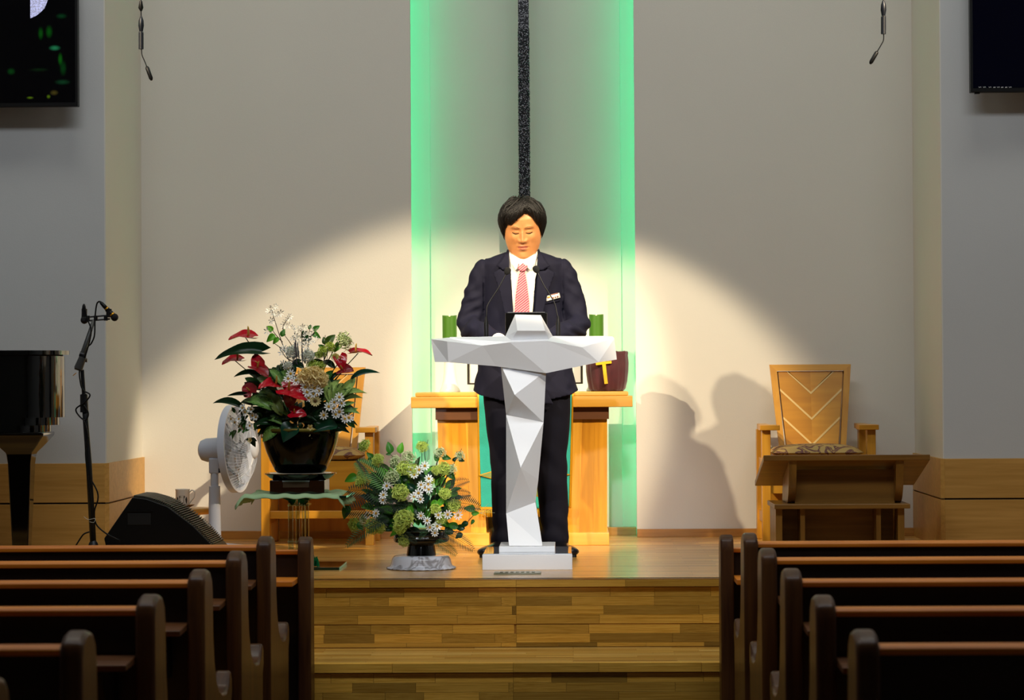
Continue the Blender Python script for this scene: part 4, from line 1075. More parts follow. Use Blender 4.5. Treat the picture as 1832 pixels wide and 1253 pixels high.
# ================================================================== foliage and flowers
rf = random.Random(21)
def leafmat(name, c, rough=.4, rnd=.25, c2=None, vein=None, thr=.5, sc=26):
    m, nt, b, N, L = newmat(name); b.inputs['Roughness'].default_value = rough
    tc = N.new('ShaderNodeTexCoord'); oi = N.new('ShaderNodeObjectInfo')
    hs = N.new('ShaderNodeHueSaturation'); mr = N.new('ShaderNodeMapRange'); mr.inputs[3].default_value = 1 - rnd; mr.inputs[4].default_value = 1 + rnd
    L.new(oi.outputs['Random'], mr.inputs[0]); L.new(mr.outputs[0], hs.inputs['Value'])
    if c2:
        n = N.new('ShaderNodeTexNoise'); n.inputs['Scale'].default_value = sc; n.inputs['Detail'].default_value = 5; n.inputs['Roughness'].default_value = .7
        sx = N.new('ShaderNodeSeparateXYZ'); L.new(tc.outputs['Object'], sx.inputs[0]); L.new(tc.outputs['Object'], n.inputs['Vector'])
        ab = N.new('ShaderNodeMath'); ab.operation = 'ABSOLUTE'; L.new(sx.outputs['X'], ab.inputs[0])
        mu = N.new('ShaderNodeMath'); mu.operation = 'MULTIPLY'; mu.inputs[1].default_value = .55; L.new(ab.outputs[0], mu.inputs[0])
        ad = N.new('ShaderNodeMath'); ad.operation = 'ADD'; L.new(mu.outputs[0], ad.inputs[0]); L.new(n.outputs['Fac'], ad.inputs[1])
        rp = N.new('ShaderNodeValToRGB'); e = rp.color_ramp.elements; e[0].position = thr; e[0].color = C(c2); e[1].position = thr + .09; e[1].color = C(c)
        L.new(ad.outputs[0], rp.inputs[0]); L.new(rp.outputs[0], hs.inputs['Color'])
    else: hs.inputs['Color'].default_value = C(c)
    L.new(hs.outputs[0], b.inputs['Base Color'])
    b.inputs['Specular IOR Level'].default_value = .4
    return m
G = {'dark': leafmat('dark_leaf', '#123416', .3), 'olive': leafmat('olive_leaf', '#2c4410', .35), 'mid': leafmat('mid_leaf', '#326a1e', .4), 'bright': leafmat('bright_leaf', '#58a020', .45),
     'blue': leafmat('bluish_leaf', '#0e3a26', .28), 'var': leafmat('variegated_leaf', '#16451a', .35, .2, '#9db764', thr=.70, sc=9), 'vard': leafmat('variegated_leaf_dense', '#1d4f1c', .35, .2, '#7ba452', thr=.62, sc=12),
     'fern': leafmat('fern_green', '#24521c', .5), 'ferndark': leafmat('fern_dark', '#152c10', .5), 'fernlight': leafmat('fern_light', '#5d9440', .5)}
M['stem'] = pbr('stem_brown', '#3a2a1c', .6); M['stemg'] = pbr('stem_green', '#35501e', .6)
M['red'] = pbr('anthurium_red', '#c21326', .22, var=.08, scale=20, coat=.3, rnd=.12); M['redd'] = pbr('anthurium_dark', '#8c0f1a', .3, var=.1, scale=20, rnd=.15)
M['spadix'] = pbr('spadix', '#d8b24c', .6, bump=.3, bscale=400)
M['petal'] = pbr('white_petal', '#f2f2ec', .6, rnd=.06); M['cream'] = pbr('cream_petal', '#e2cf8c', .6, rnd=.1); M['ctr'] = pbr('yellow_centre', '#c9960f', .7, bump=.4, bscale=700, rnd=.15)
M['vib'] = pbr('lime_floret', '#c2d45e', .6, var=.15, scale=60, rnd=.15); M['vibw'] = pbr('pale_floret', '#ccd9a2', .6, var=.1, scale=60, rnd=.1); M['lav'] = pbr('lavender', '#5d5866', .8, var=.2, scale=60)
def basis(loc, normal, up, sx=1, sy=1, sz=1):
    z = Vector(normal).normalized(); y = Vector(up); y = (y - z * y.dot(z))
    if y.length < 1e-4: y = Vector((0, 0, 1)).cross(z)
    y.normalize(); x = y.cross(z)
    m = Matrix((x * sx, y * sy, z * sz)).transposed().to_4x4(); m.translation = loc; return m
def inst(name, me, root, loc, normal, up, sx=1, sy=None, sz=None):
    o = bpy.data.objects.new(name, me); COL.objects.link(o); o.parent = root
    o.matrix_local = basis(Vector(loc) - ORG[root.name], normal, up, sx, sy or sx, sz or sx); ORG[o.name] = ORG[root.name]
    return o
def sub(name, me, parent):
    o = bpy.data.objects.new(name, me); COL.objects.link(o); o.parent = parent; return o
def wm(me, mat):
    m = me.copy(); m.materials.clear(); m.materials.append(mat); return m
# unit leaf: base at origin, tip at y=1, half width .5
def leafmesh(shape, fold=.16, droop=.18, nl=9, wave=0):
    mb = MB(); rings = []
    for i in range(nl + 1):
        t = i / nl; w_ = {'lance': math.sin(PI * t ** .85) ** .8, 'ovate': (math.sin(PI * t ** .62)) ** .85, 'heart': min(1, (t * 5 + .35)) * (1 - t) ** .62 * 1.1}[shape] * .5
        if t > .97: w_ = .0
        z0 = .12 * math.sin(PI * t) - droop * t * t
        r = []
        for j in range(-3, 4):
            u = j / 3; yy = t
            if shape == 'heart' and t < .3: yy = t - .22 * abs(u) * (1 - t / .3) * .9
            r.append((u * w_, yy, z0 + abs(u) * fold * w_ * 2 + wave * math.sin(t * 14 + u * 2) * abs(u)))
        rings.append(r)
    mb.loft(rings, cap=False, closed=False); me = mb.mesh('leaf', smooth='all', fix=False); return me
LF = {k: leafmesh(*a) for k, a in {'lance': ('lance', .16, .15), 'lanced': ('lance', .2, .35, 10, .012), 'ovate': ('ovate', .18, .2), 'heart': ('heart', .14, .3, 10, .01)}.items()}
LM = {}
def leaf(root, base, tip, wr, kind, col, nrm=None):
    k = (kind, col)
    if k not in LM: LM[k] = wm(LF[kind], G[col])
    d = Vector(tip) - Vector(base); L_ = d.length
    if nrm is None: nrm = Vector((rf.uniform(-.4, .4), -1, .55 + rf.uniform(-.3, .4)))
    return inst('leaf', LM[k], root, base, nrm, d, L_ * wr, L_, L_ * .8)
# daisy petals
def daisy(n=9, w_=.30, cup=.12, pl=1.0):
    mb = MB()
    for k in range(n):
        a = 2 * PI * k / n; c, s = math.cos(a), math.sin(a); l = pl * rf.uniform(.9, 1.05); tz = rf.uniform(-.06, .1)
        P = [(.12, -.05, 0), (.5, -w_ / 2, cup * .6), (.85, -w_ / 2 * .9, cup + tz), (1.0 * l, 0, cup * .8 + tz), (.85, w_ / 2 * .9, cup + tz), (.5, w_ / 2, cup * .6), (.12, .05, 0)]
        b0 = len(mb.v); mb.v += [(x * c - y * s, x * s + y * c, z) for x, y, z in P]; mb.v.append((.6 * c, .6 * s, cup * .3 + tz * .5))
        for i in range(6): mb.f.append((b0 + i, b0 + i + 1, b0 + 7)); mb.m.append(0)
    return mb.mesh('petals', smooth='all', fix=False)
DAI = [wm(daisy(), M['petal']) for _ in range(4)]; DAC = [wm(daisy(14, .26, .2), M['cream']) for _ in range(2)]; FIVE = [wm(daisy(5, .62, .22), M['petal']) for _ in range(3)]; FIVEC = [wm(daisy(5, .66, .25), M['cream'])]
CT = wm(MB().lathe([(0, -.02), (.24, 0), (.27, .08), (.2, .17), (.08, .2), (0, .2)], n=10).mesh('c', smooth='all'), M['ctr']); CTB = wm(CT, pbr('brown_centre', '#5a3c10', .8))
def flower(root, p, r, out, protos, ctr=CT, name='daisy'):
    n_ = Vector(out).normalized(); o = inst(name, rf.choice(protos), root, p, n_, Vector((rf.uniform(-1, 1), 0, rf.uniform(-1, 1) + .01)), r)
    if ctr: sub('flower_centre', ctr, o)
    return o
# anthurium
def spathe():
    mb = MB(); rings = []; nl = 12
    for i in range(nl + 1):
        t = i / nl; w_ = min(1, t * 5 + .4) * (1 - t) ** .55 * .58 * (1 if t < .99 else 0); r = []
        for j in range(-4, 5):
            u = j / 4; yy = t - .26 * abs(u) * max(0, 1 - t / .35)
            r.append((u * w_, yy - .3, .10 * math.sin(t * PI) + .22 * (abs(u) ** 2) * w_ - .12 * t * t + .03 * math.sin(t * 9 + u * 5)))
        rings.append(r)
    mb.loft(rings, cap=False, closed=False); return mb.mesh('spathe', smooth='all', fix=False)
SPM = spathe(); SPT = wm(SPM, M['red']); SPD = wm(SPM, M['redd'])
SPX = wm(MB().tube([(0, -.1, .02), (0, -.12, .2), (0, -.1, .42), (0, -.08, .5)], [.045, .055, .04, .015], 8).mesh('spadix', smooth='all'), M['spadix'])
def anthurium(root, p, size, nrm, tip, dark=False, stem_to=None):
    o = inst('anthurium', SPD if dark else SPT, root, p, nrm, tip, size)
    sub('spadix', SPX, o)
    if stem_to is not None:
        q = Vector(p); s = Vector(stem_to); m_ = (q + s) / 2 + Vector((0, 0, .02))
        MB().tube(cr([q, m_, s], 5), .0022, 5).build('stem', M['stemg'] if not dark else M['stem'], root, smooth='all')
# viburnum-like cluster: real florets gathered on a dome
core = pbr('cluster_core', '#4c6a20', .8)
def umbel(mat, n=85):
    mb = MB(); r_ = rf
    for k in range(n):
        ph = math.acos(1 - 1.35 * (k + .5) / n); th = k * 2.39996; rr_ = r_.uniform(.7, 1.4)
        c = Vector((math.sin(ph) * math.cos(th), math.sin(ph) * math.sin(th), math.cos(ph))) * rr_
        nrm = (c + Vector((r_.uniform(-.3, .3), r_.uniform(-.3, .3), r_.uniform(-.3, .3)))).normalized(); Mx = basis(c, nrm, (r_.uniform(-1, 1), r_.uniform(-1, 1), .3), .17)
        b0 = len(mb.v); mb.v += [tuple(Mx @ Vector(q)) for q in ((0, 0, 0), (.9, .25, .2), (.25, .9, .2), (-.25, .9, .1), (-.9, .25, .2), (-.9, -.25, .2), (-.25, -.9, .1), (.25, -.9, .2), (.9, -.25, .2))]
        for q in ((0, 8, 1), (0, 2, 3), (0, 4, 5), (0, 6, 7)): mb.f.append(tuple(b0 + i for i in q)); mb.m.append(0)
        mb.f.append((b0 + 1, b0 + 2, b0)); mb.m.append(0)
    mb.add([(.75 * math.cos(a) * s, .75 * math.sin(a) * s, z) for s, z in ((.9, -.1), (1, .3), (.6, .72)) for a in np.linspace(0, 2 * PI, 8, endpoint=False)] + [(0, 0, .82), (0, 0, -.2)],
           [(i * 8 + j, i * 8 + (j + 1) % 8, i * 8 + 8 + (j + 1) % 8, i * 8 + 8 + j) for i in range(2) for j in range(8)] + [(16 + j, 16 + (j + 1) % 8, 24) for j in range(8)], 1)
    me = mb.mesh('umbel', smooth=False, fix=False); me.materials.append(mat); me.materials.append(core if mat.name.startswith(('lime', 'pale')) else mat); return me
UM = [umbel(M['vib']) for _ in range(3)]; UMW = [umbel(M['vibw'], 45) for _ in range(2)]; UMB = [umbel(pbr('white_ball', '#eef0e2', .7), 90)]
UMC = [umbel(pbr('cream_carnation', '#fbe6a6', .7), 90)]
# fern frond, unit length along y
def frond(droop=.35, n=18, w_=.24):
    mb = MB(); P = [Vector((0, t, .2 * math.sin(PI * t * .8) - droop * t * t)) for t in np.linspace(0, 1, 12)]
    mb.tube(P, list(np.linspace(.010, .003, 12)), 4)
    for k in range(n):
        t = .12 + .86 * k / n; p = Vector((0, t, .2 * math.sin(PI * t * .8) - droop * t * t)); L_ = w_ * math.sin(PI * (t * .85 + .12)) ** .8
        for s in (-1, 1):
            q = p + Vector((s * L_, L_ * .55, -.04)); m1 = p + (q - p) * .5
            mb.add([p, m1 + Vector((0, -.016, .006)), q, m1 + Vector((0, .016, .006))], [(0, 1, 2, 3)])
    return mb.mesh('frond', fix=False)
FR = {c: [wm(frond(rf.uniform(.2, .5), rf.choice((16, 19)), rf.uniform(.18, .26)), G[c]) for _ in range(2)] for c in ('fern', 'ferndark', 'fernlight')}
def fern(root, base, tip, col='fern', w_=1.0, nrm=None):
    d = Vector(tip) - Vector(base); L_ = d.length
    return inst('fern_frond', rf.choice(FR[col]), root, base, nrm or Vector((rf.uniform(-.3, .3), -1, .5)), d, L_ * w_, L_, L_ * .6)
def lav_spike():
    mb = MB()
    for k in range(46):
        t = k / 46; a = k * 2.4; r = .10 * (1 - t * .6); c = Vector((r * math.cos(a), r * math.sin(a), t)); s = .05
        mb.add([c + Vector(q) * s for q in ((1, 0, 0), (0, 1, 0), (-1, 0, 0), (0, -1, 0), (0, 0, 1.4), (0, 0, -1))], [(0, 1, 4), (1, 2, 4), (2, 3, 4), (3, 0, 4), (1, 0, 5), (2, 1, 5), (3, 2, 5), (0, 3, 5)])
    return wm(mb.mesh('spike', fix=False), M['lav'])
LAV = lav_spike()
# ------------------------------------------------------------------ tall arrangement on the glass plinth
YA = 10.92; sA = 4500 / YA
root1 = thing('potted_flower_arrangement', tuple(at(537, 845, YA)), 'large artificial arrangement of red anthuriums and white daisies in a black pot', 'flowers')
zpot = at(537, 846, YA).z
def A(u, v, k=1.0, cu=535, cv=715, ru=140, rv=120, dp=.15):
    rho = min(1, math.hypot((u - cu) / ru, (v - cv) / rv)); return at(u, v, YA - k * dp * math.sqrt(1 - rho * rho))
xc1 = px(537, YA)
prof = [(.0, 0), (.100, 0), (.112, .012), (.128, .045), (.148, .09), (.160, .13), (.166, .165), (.168, .182), (.172, .188), (.168, .193), (.158, .190), (.152, .16), (.0, .155)]
MB().lathe(prof, (xc1, YA, zpot), 64).build('pot', pbr('pot_glaze', '#030303', .14, spec=.3), root1, smooth=True)
MB().lathe([(.168, .182), (.1735, .188), (.169, .1945), (.1635, .190)], (xc1, YA, zpot), 64).build('pot_rim', pbr('bronze_rim', '#8a7a38', .3, .7), root1, smooth=True)
MB().lathe([(0, .155), (.15, .157), (.145, .17), (0, .176)], (xc1, YA, zpot), 40).build('moss', pbr('moss', '#1c2410', .95, bump=1, bscale=80), root1, smooth=True)
ctr1 = Vector((xc1, YA, zpot + .17))
# dark filler foliage
for k in range(150):
    a = rf.uniform(0, 2 * PI); r = rf.uniform(.1, 1) ** .6
    u = 532 + 92 * r * math.cos(a); v = 712 + 62 * r * math.sin(a)
    p = A(u, v, rf.uniform(-.5, .75)); b_ = ctr1.lerp(p, .55); d = (p - b_).normalized() * rf.uniform(.055, .10)
    leaf(root1, p - d * .4, p + d * .6 + Vector((0, 0, rf.uniform(-.02, .01))), rf.uniform(.28, .5), rf.choice(('lance', 'ovate')), rf.choice(('dark', 'dark', 'olive', 'blue', 'mid')))
for k in range(70):
    u = rf.uniform(468, 612); v = rf.uniform(735, 772); p = A(u, v, rf.uniform(.5, 1.0)); d = (p - ctr1.lerp(p, .3)).normalized() * rf.uniform(.06, .09)
    leaf(root1, p - d * .5, p + d * .5 + Vector((0, 0, rf.uniform(-.025, 0))), rf.uniform(.3, .5), rf.choice(('lance', 'ovate')), rf.choice(('dark', 'dark', 'blue', 'olive')))
for k in range(26):
    u = rf.uniform(418, 470); v = rf.uniform(728, 775); p = A(u, v, .8); d = Vector((rf.uniform(-1, .4), 0, rf.uniform(-1, .6))).normalized() * rf.uniform(.025, .045)
    leaf(root1, p, p + d, .45, 'ovate', rf.choice(('dark', 'mid', 'olive')))
def PL(b, t, wr, kind, col, k=1.0, nrm=None): leaf(root1, A(*b, k * .9), A(*t, k), wr, kind, col, nrm)
for (b, t, wr, kind, col, k) in (
    ((468, 630), (389, 649), .36, 'heart', 'dark', .5), ((458, 628), (470, 612), .6, 'lance', 'mid', .5), ((468, 670), (419, 677), .22, 'lance', 'dark', .6), ((450, 708), (411, 717), .18, 'lance', 'dark', .8), ((440, 733), (383, 727), .24, 'lance', 'dark', .7),
    ((625, 682), (679, 681), .24, 'lance', 'blue', .6), ((528, 760), (513, 794), .95, 'ovate', 'blue', 1.15), ((604, 762), (556, 776), .42, 'ovate', 'blue', 1.1), ((560, 755), (600, 768), .5, 'ovate', 'dark', 1.0),
    ((545, 660), (512, 640), .35, 'ovate', 'dark', .9), ((540, 645), (522, 645), .4, 'lance', 'mid', .9), ((555, 648), (566, 626), .5, 'ovate', 'blue', .6), ((550, 655), (590, 640), .35, 'ovate', 'dark', .6),
    ((500, 665), (494, 648), .35, 'lance', 'dark', .8), ((600, 660), (580, 640), .4, 'lance', 'dark', .4)): PL(b, t, wr, kind, col, k)
for (b, t, wr, c) in (((492, 700), (462, 660), .52, 'vard'), ((505, 690), (485, 655), .45, 'vard'), ((500, 695), (510, 650), .42, 'vard'), ((505, 690), (524, 655), .36, 'var'), ((488, 712), (455, 688), .5, 'vard'), ((490, 735), (437, 706), .48, 'vard'),
                      ((505, 745), (480, 695), .42, 'var'), ((505, 760), (470, 738), .4, 'vard'), ((500, 765), (472, 790), .55, 'vard'), ((490, 760), (455, 765), .45, 'dark'), ((515, 745), (500, 722), .5, 'vard'),
                      ((590, 722), (582, 664), .30, 'var'), ((592, 720), (598, 665), .28, 'var'), ((596, 715), (629, 668), .40, 'var'), ((598, 718), (642, 670), .26, 'var'), ((600, 720), (655, 694), .26, 'var'), ((602, 725), (648, 705), .3, 'var'), ((600, 722), (618, 680), .34, 'var'),
                      ((596, 735), (585, 688), .34, 'var'), ((585, 730), (593, 700), .4, 'var'), ((608, 730), (636, 722), .34, 'vard'), ((612, 738), (641, 748), .40, 'vard'), ((606, 722), (625, 700), .35, 'vard'), ((615, 745), (640, 728), .3, 'vard'), ((620, 752), (636, 766), .3, 'dark')):
    PL(b, t, wr, 'lanced', c, 1.0)
for (u, v, sz, nrm, tip, dk, k) in ((439, 604, 43, (.1, -.34, 1), (-1, -.2, .05), 0, .5), (421, 646, 36, (.05, -.35, 1), (-1, -.5, .1), 0, .7), (461, 648, 26, (-.3, -1, .25), (-.5, -.3, .8), 0, .8), (463, 662, 34, (.2, -.5, .8), (.8, -.6, -.2), 1, .85),
                                    (446, 698, 28, (-.4, -1, .5), (-.7, 0, .8), 1, .8), (489, 690, 40, (.2, -.45, 1), (-.9, -.6, .25), 0, 1.0), (521, 702, 46, (.15, -.75, .9), (1, -.35, -.2), 0, 1.15), (530, 740, 27, (0, -.9, .7), (1, -.1, -.1), 0, 1.15),
                                    (518, 714, 26, (.5, -1, -.4), (.2, -.2, -1), 1, 1.05), (641, 632, 36, (0, -.25, 1), (1, -.1, .3), 0, .5), (609, 645, 25, (.2, -1, .3), (.2, -.1, -1), 0, .8), (616, 662, 26, (-.3, -.7, .6), (.9, -.3, -.1), 1, .8), (590, 621, 18, (0, -.3, 1), (-1, 0, 0), 1, .5)):
    p = A(u, v, k); anthurium(root1, p, sz / sA, nrm, tip, bool(dk), ctr1.lerp(p, .35))
def outv(u, v, cu=540, cv=720): return (((u - cu) / 120) * .8 + rf.uniform(-.3, .3), -1, ((cv - v) / 120) * .6 + .25 + rf.uniform(-.25, .25))
for (u, v) in ((520, 669), (515.7, 678), (529.6, 681), (546, 693), (549.5, 702), (557, 685), (560.7, 705), (563, 695), (552, 712), (588, 728), (598, 720), (607, 711), (611, 722), (579, 743), (600.7, 742), (607, 737), (617, 750), (597, 731), (624, 748), (543, 684), (570, 700)):
    flower(root1, A(u, v, 1.18), rf.uniform(8.4, 10) / sA, outv(u, v), DAI)
for (u, v) in ((434, 730), (438.6, 738), (427.4, 750), (452, 744), (458, 747), (447, 762), (429, 762), (436, 768), (413.5, 750), (420, 756), (449, 733)):
    flower(root1, A(u, v, 1.0), rf.uniform(6.5, 8) / sA, outv(u, v), FIVE, name='white_blossom')
for (u, v) in ((564, 718), ): flower(root1, A(u, v, 1.2), 11 / sA, outv(u, v), DAC, CTB, 'cream_daisy')
for (u, v) in ((550, 777), (546, 781), (555, 765), (553, 783), (448, 788)): flower(root1, A(u, v, 1.2), 6 / sA, outv(u, v), FIVEC, name='cream_blossom')
for (u, v, r) in ((548, 676, 11), (562, 674, 12), (573, 680, 10), (556, 684, 9)): inst('carnation', UMC[0], root1, A(u, v, 1.1), outv(u, v), (0, 0, 1), r / sA)
for (u, v, r) in ((523.6, 631, 8), (551, 638, 8), (516, 655, 5)): inst('white_pompom', UMB[0], root1, A(u, v, .8), outv(u, v), (0, 0, 1), r / sA)
for (u, v, r) in ((614, 607, 9), (617, 615, 9), (590, 622, 6), (577, 630, 6), (571, 636, 5), (600, 640, 5), (559, 657, 8), (575, 655, 5)): inst('green_cluster', rf.choice(UMW if v < 620 else UM), root1, A(u, v, .7), outv(u, v), (0, 0, 1), r / sA)
for (u, v, h) in ((526, 648, 34), (531, 652, 44), (536, 650, 36), (541, 655, 30), (546, 650, 24), (580, 652, 22), (585, 645, 20), (592, 660, 14), (524, 655, 22)):
    inst('lavender_spike', LAV, root1, A(u, v, .8), (rf.uniform(-.15, .15), -.1, 1), (0, 1, 0), h * .3 / sA, h * .3 / sA, h / sA)
def branch(root, pts, r0, r1, mat, AA, k=.4):
    P = cr([AA(u, v, k) for u, v in pts], 5); MB().tube(P, list(np.linspace(r0, r1, len(P))), 6).build('branch', mat, root, smooth='all')
for pts in (((525, 665), (505, 615), (492, 575), (483, 547)), ((505, 612), (494, 600), (487, 590)), ((520, 640), (505, 625), (490, 614)), ((510, 600), (506, 585), (514, 572), (519, 566)), ((545, 650), (552, 615), (553, 595), (557, 582)),
            ((548, 610), (560, 598), (566, 588)), ((575, 670), (590, 640), (605, 615), (625, 597)), ((535, 640), (520, 615), (509, 600)), ((530, 650), (512, 640), (500, 622)), ((580, 650), (580, 620), (582, 600)), ((540, 640), (540, 600), (537, 590))):
    branch(root1, pts, .0026, .0012, M['stem'], A)
for (b, t, c) in (((489, 592), (476, 583), 'bright'), ((492, 599), (477, 611), 'bright'), ((499, 605), (487, 615), 'bright'), ((504, 603), (510, 591), 'mid'), ((560, 592), (572, 582), 'mid'), ((560, 596), (572, 604), 'mid'), ((549, 593), (538, 603), 'dark'), ((557, 603), (540, 610), 'dark'),
                  ((553, 590), (556, 580), 'mid'), ((582, 617), (579, 604), 'olive'), ((584, 616), (599, 602), 'olive'), ((580, 624), (569, 617), 'mid'), ((608, 610), (606, 600), 'mid'), ((609, 613), (600, 626), 'bright'), ((572, 628), (586, 627), 'bright'), ((565, 655), (570, 645), 'bright'),
                  ((450, 783), (458, 800), 'dark'), ((446, 786), (440, 788), 'dark'), ((452, 785), (460, 790), 'dark'), ((595, 757), (620, 768), 'mid'), ((622, 752), (635, 766), 'mid'), ((600, 752), (612, 762), 'mid')):
    leaf(root1, A(*b, .5), A(*t, .5), .62, 'ovate', c, (rf.uniform(-.2, .2), -1, .2))
STAR = [wm(daisy(6, .30, .55), M['petal']) for _ in range(3)]
for (u, v) in ((492, 549), (487, 552), (495, 551), (482, 557), (485, 561), (496, 563), (501, 560), (491, 565), (484, 573), (488, 577), (518, 567), (515, 571), (512, 577), (516, 583), (523, 587), (509, 582), (536, 588), (540, 594), (533, 596), (528, 601), (545, 588), (549, 598), (531, 608), (538, 604), (524, 607),
               (543, 612), (550, 604), (535, 616), (528, 617), (546, 620), (554, 600), (508, 624), (505, 632), (512, 627), (557, 588), (561, 595), (540, 585), (527, 592), (553, 612), (566, 610), (550, 586), (478, 593), (506, 652), (512, 655)):
    flower(root1, A(u, v, .5), rf.uniform(5.5, 8.5) / sA, (rf.uniform(-1, 1), -1, rf.uniform(-.4, 1)), STAR, None, 'star_blossom')
# ------------------------------------------------------------------ low arrangement on the marble tray
YB = 10.80; sB = 4500 / YB; xc2 = px(752, YB)
tray = thing('upturned_tray', (xc2, YB, STAGE), 'white marbled scalloped tray turned upside down on the stage under the low flowers', 'tray')
marb, nt, b_, N_, L_ = newmat('white_marble_plastic'); tc = N_.new('ShaderNodeTexCoord'); n1 = N_.new('ShaderNodeTexNoise'); n1.inputs['Scale'].default_value = 9; n1.inputs['Detail'].default_value = 2; n1.inputs['Distortion'].default_value = 1.4
L_.new(tc.outputs['Object'], n1.inputs['Vector']); rp = N_.new('ShaderNodeValToRGB'); rp.color_ramp.elements[0].position = .5; rp.color_ramp.elements[0].color = C('#e4e5ee'); rp.color_ramp.elements[1].position = .58; rp.color_ramp.elements[1].color = C('#a09c9e')
x = rp.color_ramp.elements.new(.66); x.color = C('#e0e0e8'); L_.new(n1.outputs['Fac'], rp.inputs[0]); L_.new(rp.outputs[0], b_.inputs['Base Color']); b_.inputs['Roughness'].default_value = .15
rings = []
for (r, z, sc_) in ((.148, .0015, 1), (.1455, .006, 1), (.134, .012, .3), (.130, .022, 0), (.126, .042, 0), (.118, .054, 0), (.108, .058, 0), (0.001, .058, 0)):
    rings.append([(xc2 + (r + .0022 * sc_ * math.cos(28 * a)) * math.cos(a), YB + (r + .0022 * sc_ * math.cos(28 * a)) * math.sin(a), STAGE + z + .0018 * sc_ * (1 + math.cos(28 * a)) / 2) for a in np.linspace(0, 2 * PI, 224, endpoint=False)])
MB().loft(rings).build('tray_body', marb, tray, smooth='all')
root2 = thing('low_flower_arrangement', (xc2, YB, STAGE + .058), 'low arrangement of lime viburnum, ferns and white daisies in a black footed bowl', 'flowers')
zb2 = STAGE + .058
MB().lathe([(0, 0), (.064, 0), (.060, .03), (.058, .042), (.100, .052), (.116, .058), (.119, .066), (.118, .072), (.121, .076), (.118, .082), (.120, .088), (.117, .094), (.119, .104), (.112, .104), (.105, .085), (0, .083)], (xc2, YB, zb2), 56).build('footed_bowl', M['blackg'], root2, smooth=True)
ctr2 = Vector((xc2, YB, zb2 + .09))
MB().lathe([(0, .08), (.108, .082), (.09, .10), (0, .11)], (xc2, YB, zb2), 32).build('floral_foam', pbr('foam_green', '#14200c', .95), root2, smooth=True)
def B(u, v, k=1.0): 
    rho = min(1, math.hypot((u - 750) / 125, (v - 890) / 105)); return at(u, v, YB - k * .15 * math.sqrt(1 - rho * rho))
for k in range(200):
    a = rf.uniform(0, 2 * PI); r = rf.uniform(.05, 1) ** .6; u = 738 + 80 * r * math.cos(a); v = 893 + 66 * r * math.sin(a)
    p = B(u, v, rf.uniform(-.4, .98)); b_ = ctr2.lerp(p, .5); d = (p - b_).normalized() * rf.uniform(.045, .08)
    leaf(root2, p - d * .4, p + d * .6, rf.uniform(.4, .62), rf.choice(('ovate', 'ovate', 'lance')), rf.choice(('dark', 'mid', 'mid', 'olive', 'blue', 'bright', 'bright')))
def outb(u, v): return outv(u, v, 750, 900)
for (u, v, w_) in ((652, 798, 22), (676.5, 824, 22), (707, 826, 22), (731, 820, 26), (716, 882, 28), (755, 800, 20), (787, 811, 20), (822, 816, 18), (794, 839, 22), (808, 839, 18), (646, 862, 20), (723, 930, 34), (634, 940, 24), (667, 942, 28), (723, 968, 20), (813, 905, 22), (796, 884, 20), (779, 912, 18),
                   (701, 854, 26), (738, 843, 24), (790, 928, 20), (645, 852, 16), (722, 838, 24), (680, 945, 20), (650, 930, 18), (715, 945, 22), (780, 842, 16), (770, 862, 14)):
    p = B(u, v, 1.08); inst('viburnum_cluster', rf.choice(UM if rf.random() < .75 else UMW), root2, p, outb(u, v), (0, 0, 1), w_ * .36 / sB, w_ * .36 / sB, w_ * .26 / sB)
    if rf.random() < .8: MB().tube(cr([p, ctr2.lerp(p, .7) + Vector((0, 0, .01)), ctr2.lerp(p, .3)], 4), .0016, 5).build('stem', M['stem'], root2, smooth='all')
for (u, v) in ((735, 841), (750, 841), (741, 850), (767, 857), (753, 868), (766, 867), (767, 876), (748.7, 883), (741, 889), (752, 894), (760, 834), (686, 886), (685, 895), (692, 870), (658, 922), (673, 919), (753, 923), (764, 932), (769, 944), (778, 954), (782, 942), (784, 922), (801, 921), (819, 922), (760, 873)):
    flower(root2, B(u, v, 1.18), rf.uniform(7.6, 9.8) / sB, outb(u, v), DAI)
for (b, t, c, w_) in (((700, 880), (640, 838), 'fernlight', 1.2), ((695, 885), (648, 850), 'fern', 1.2), ((700, 895), (627, 885), 'ferndark', 1.0), ((700, 890), (640, 832), 'ferndark', .7), ((700, 915), (625, 922), 'ferndark', .9), ((690, 930), (648, 985), 'fern', .8), ((730, 880), (690, 905), 'ferndark', 1.2), ((735, 905), (670, 905), 'ferndark', 1.2),
                      ((715, 900), (735, 880), 'ferndark', 1.3), ((790, 890), (845, 880), 'ferndark', 1.0), ((790, 900), (858, 912), 'ferndark', 1.1), ((785, 880), (840, 862), 'ferndark', .9), ((790, 885), (826, 900), 'ferndark', 1.4), ((790, 950), (828, 988), 'ferndark', .9), ((775, 965), (790, 996), 'fern', 1.0), ((740, 900), (765, 905), 'fern', 1.4), ((735, 920), (755, 912), 'fern', 1.5),
                      ((745, 870), (753, 840), 'ferndark', 1), ((765, 830), (758, 790), 'ferndark', .7), ((700, 925), (665, 950), 'ferndark', 1.1), ((770, 945), (752, 968), 'fern', 1.0), ((700, 900), (660, 875), 'fernlight', 1.3), ((720, 950), (745, 975), 'ferndark', .9), ((800, 855), (815, 845), 'ferndark', 1.3)):
    fern(root2, B(*b, .9), B(*t, 1.0), c, w_)
for pts in (((750, 900), (765, 860), (760, 815), (766, 787)), ((720, 880), (718, 840), (716, 812)), ((780, 890), (795, 860), (812, 830), (826, 803)), ((700, 870), (685, 835), (660, 812), (650, 800)), ((790, 940), (820, 952), (840, 930), (855, 915)), ((720, 850), (705, 820), (695, 812)), ((790, 880), (780, 840), (785, 815))):
    branch(root2, pts, .0022, .0010, M['stem'], B)
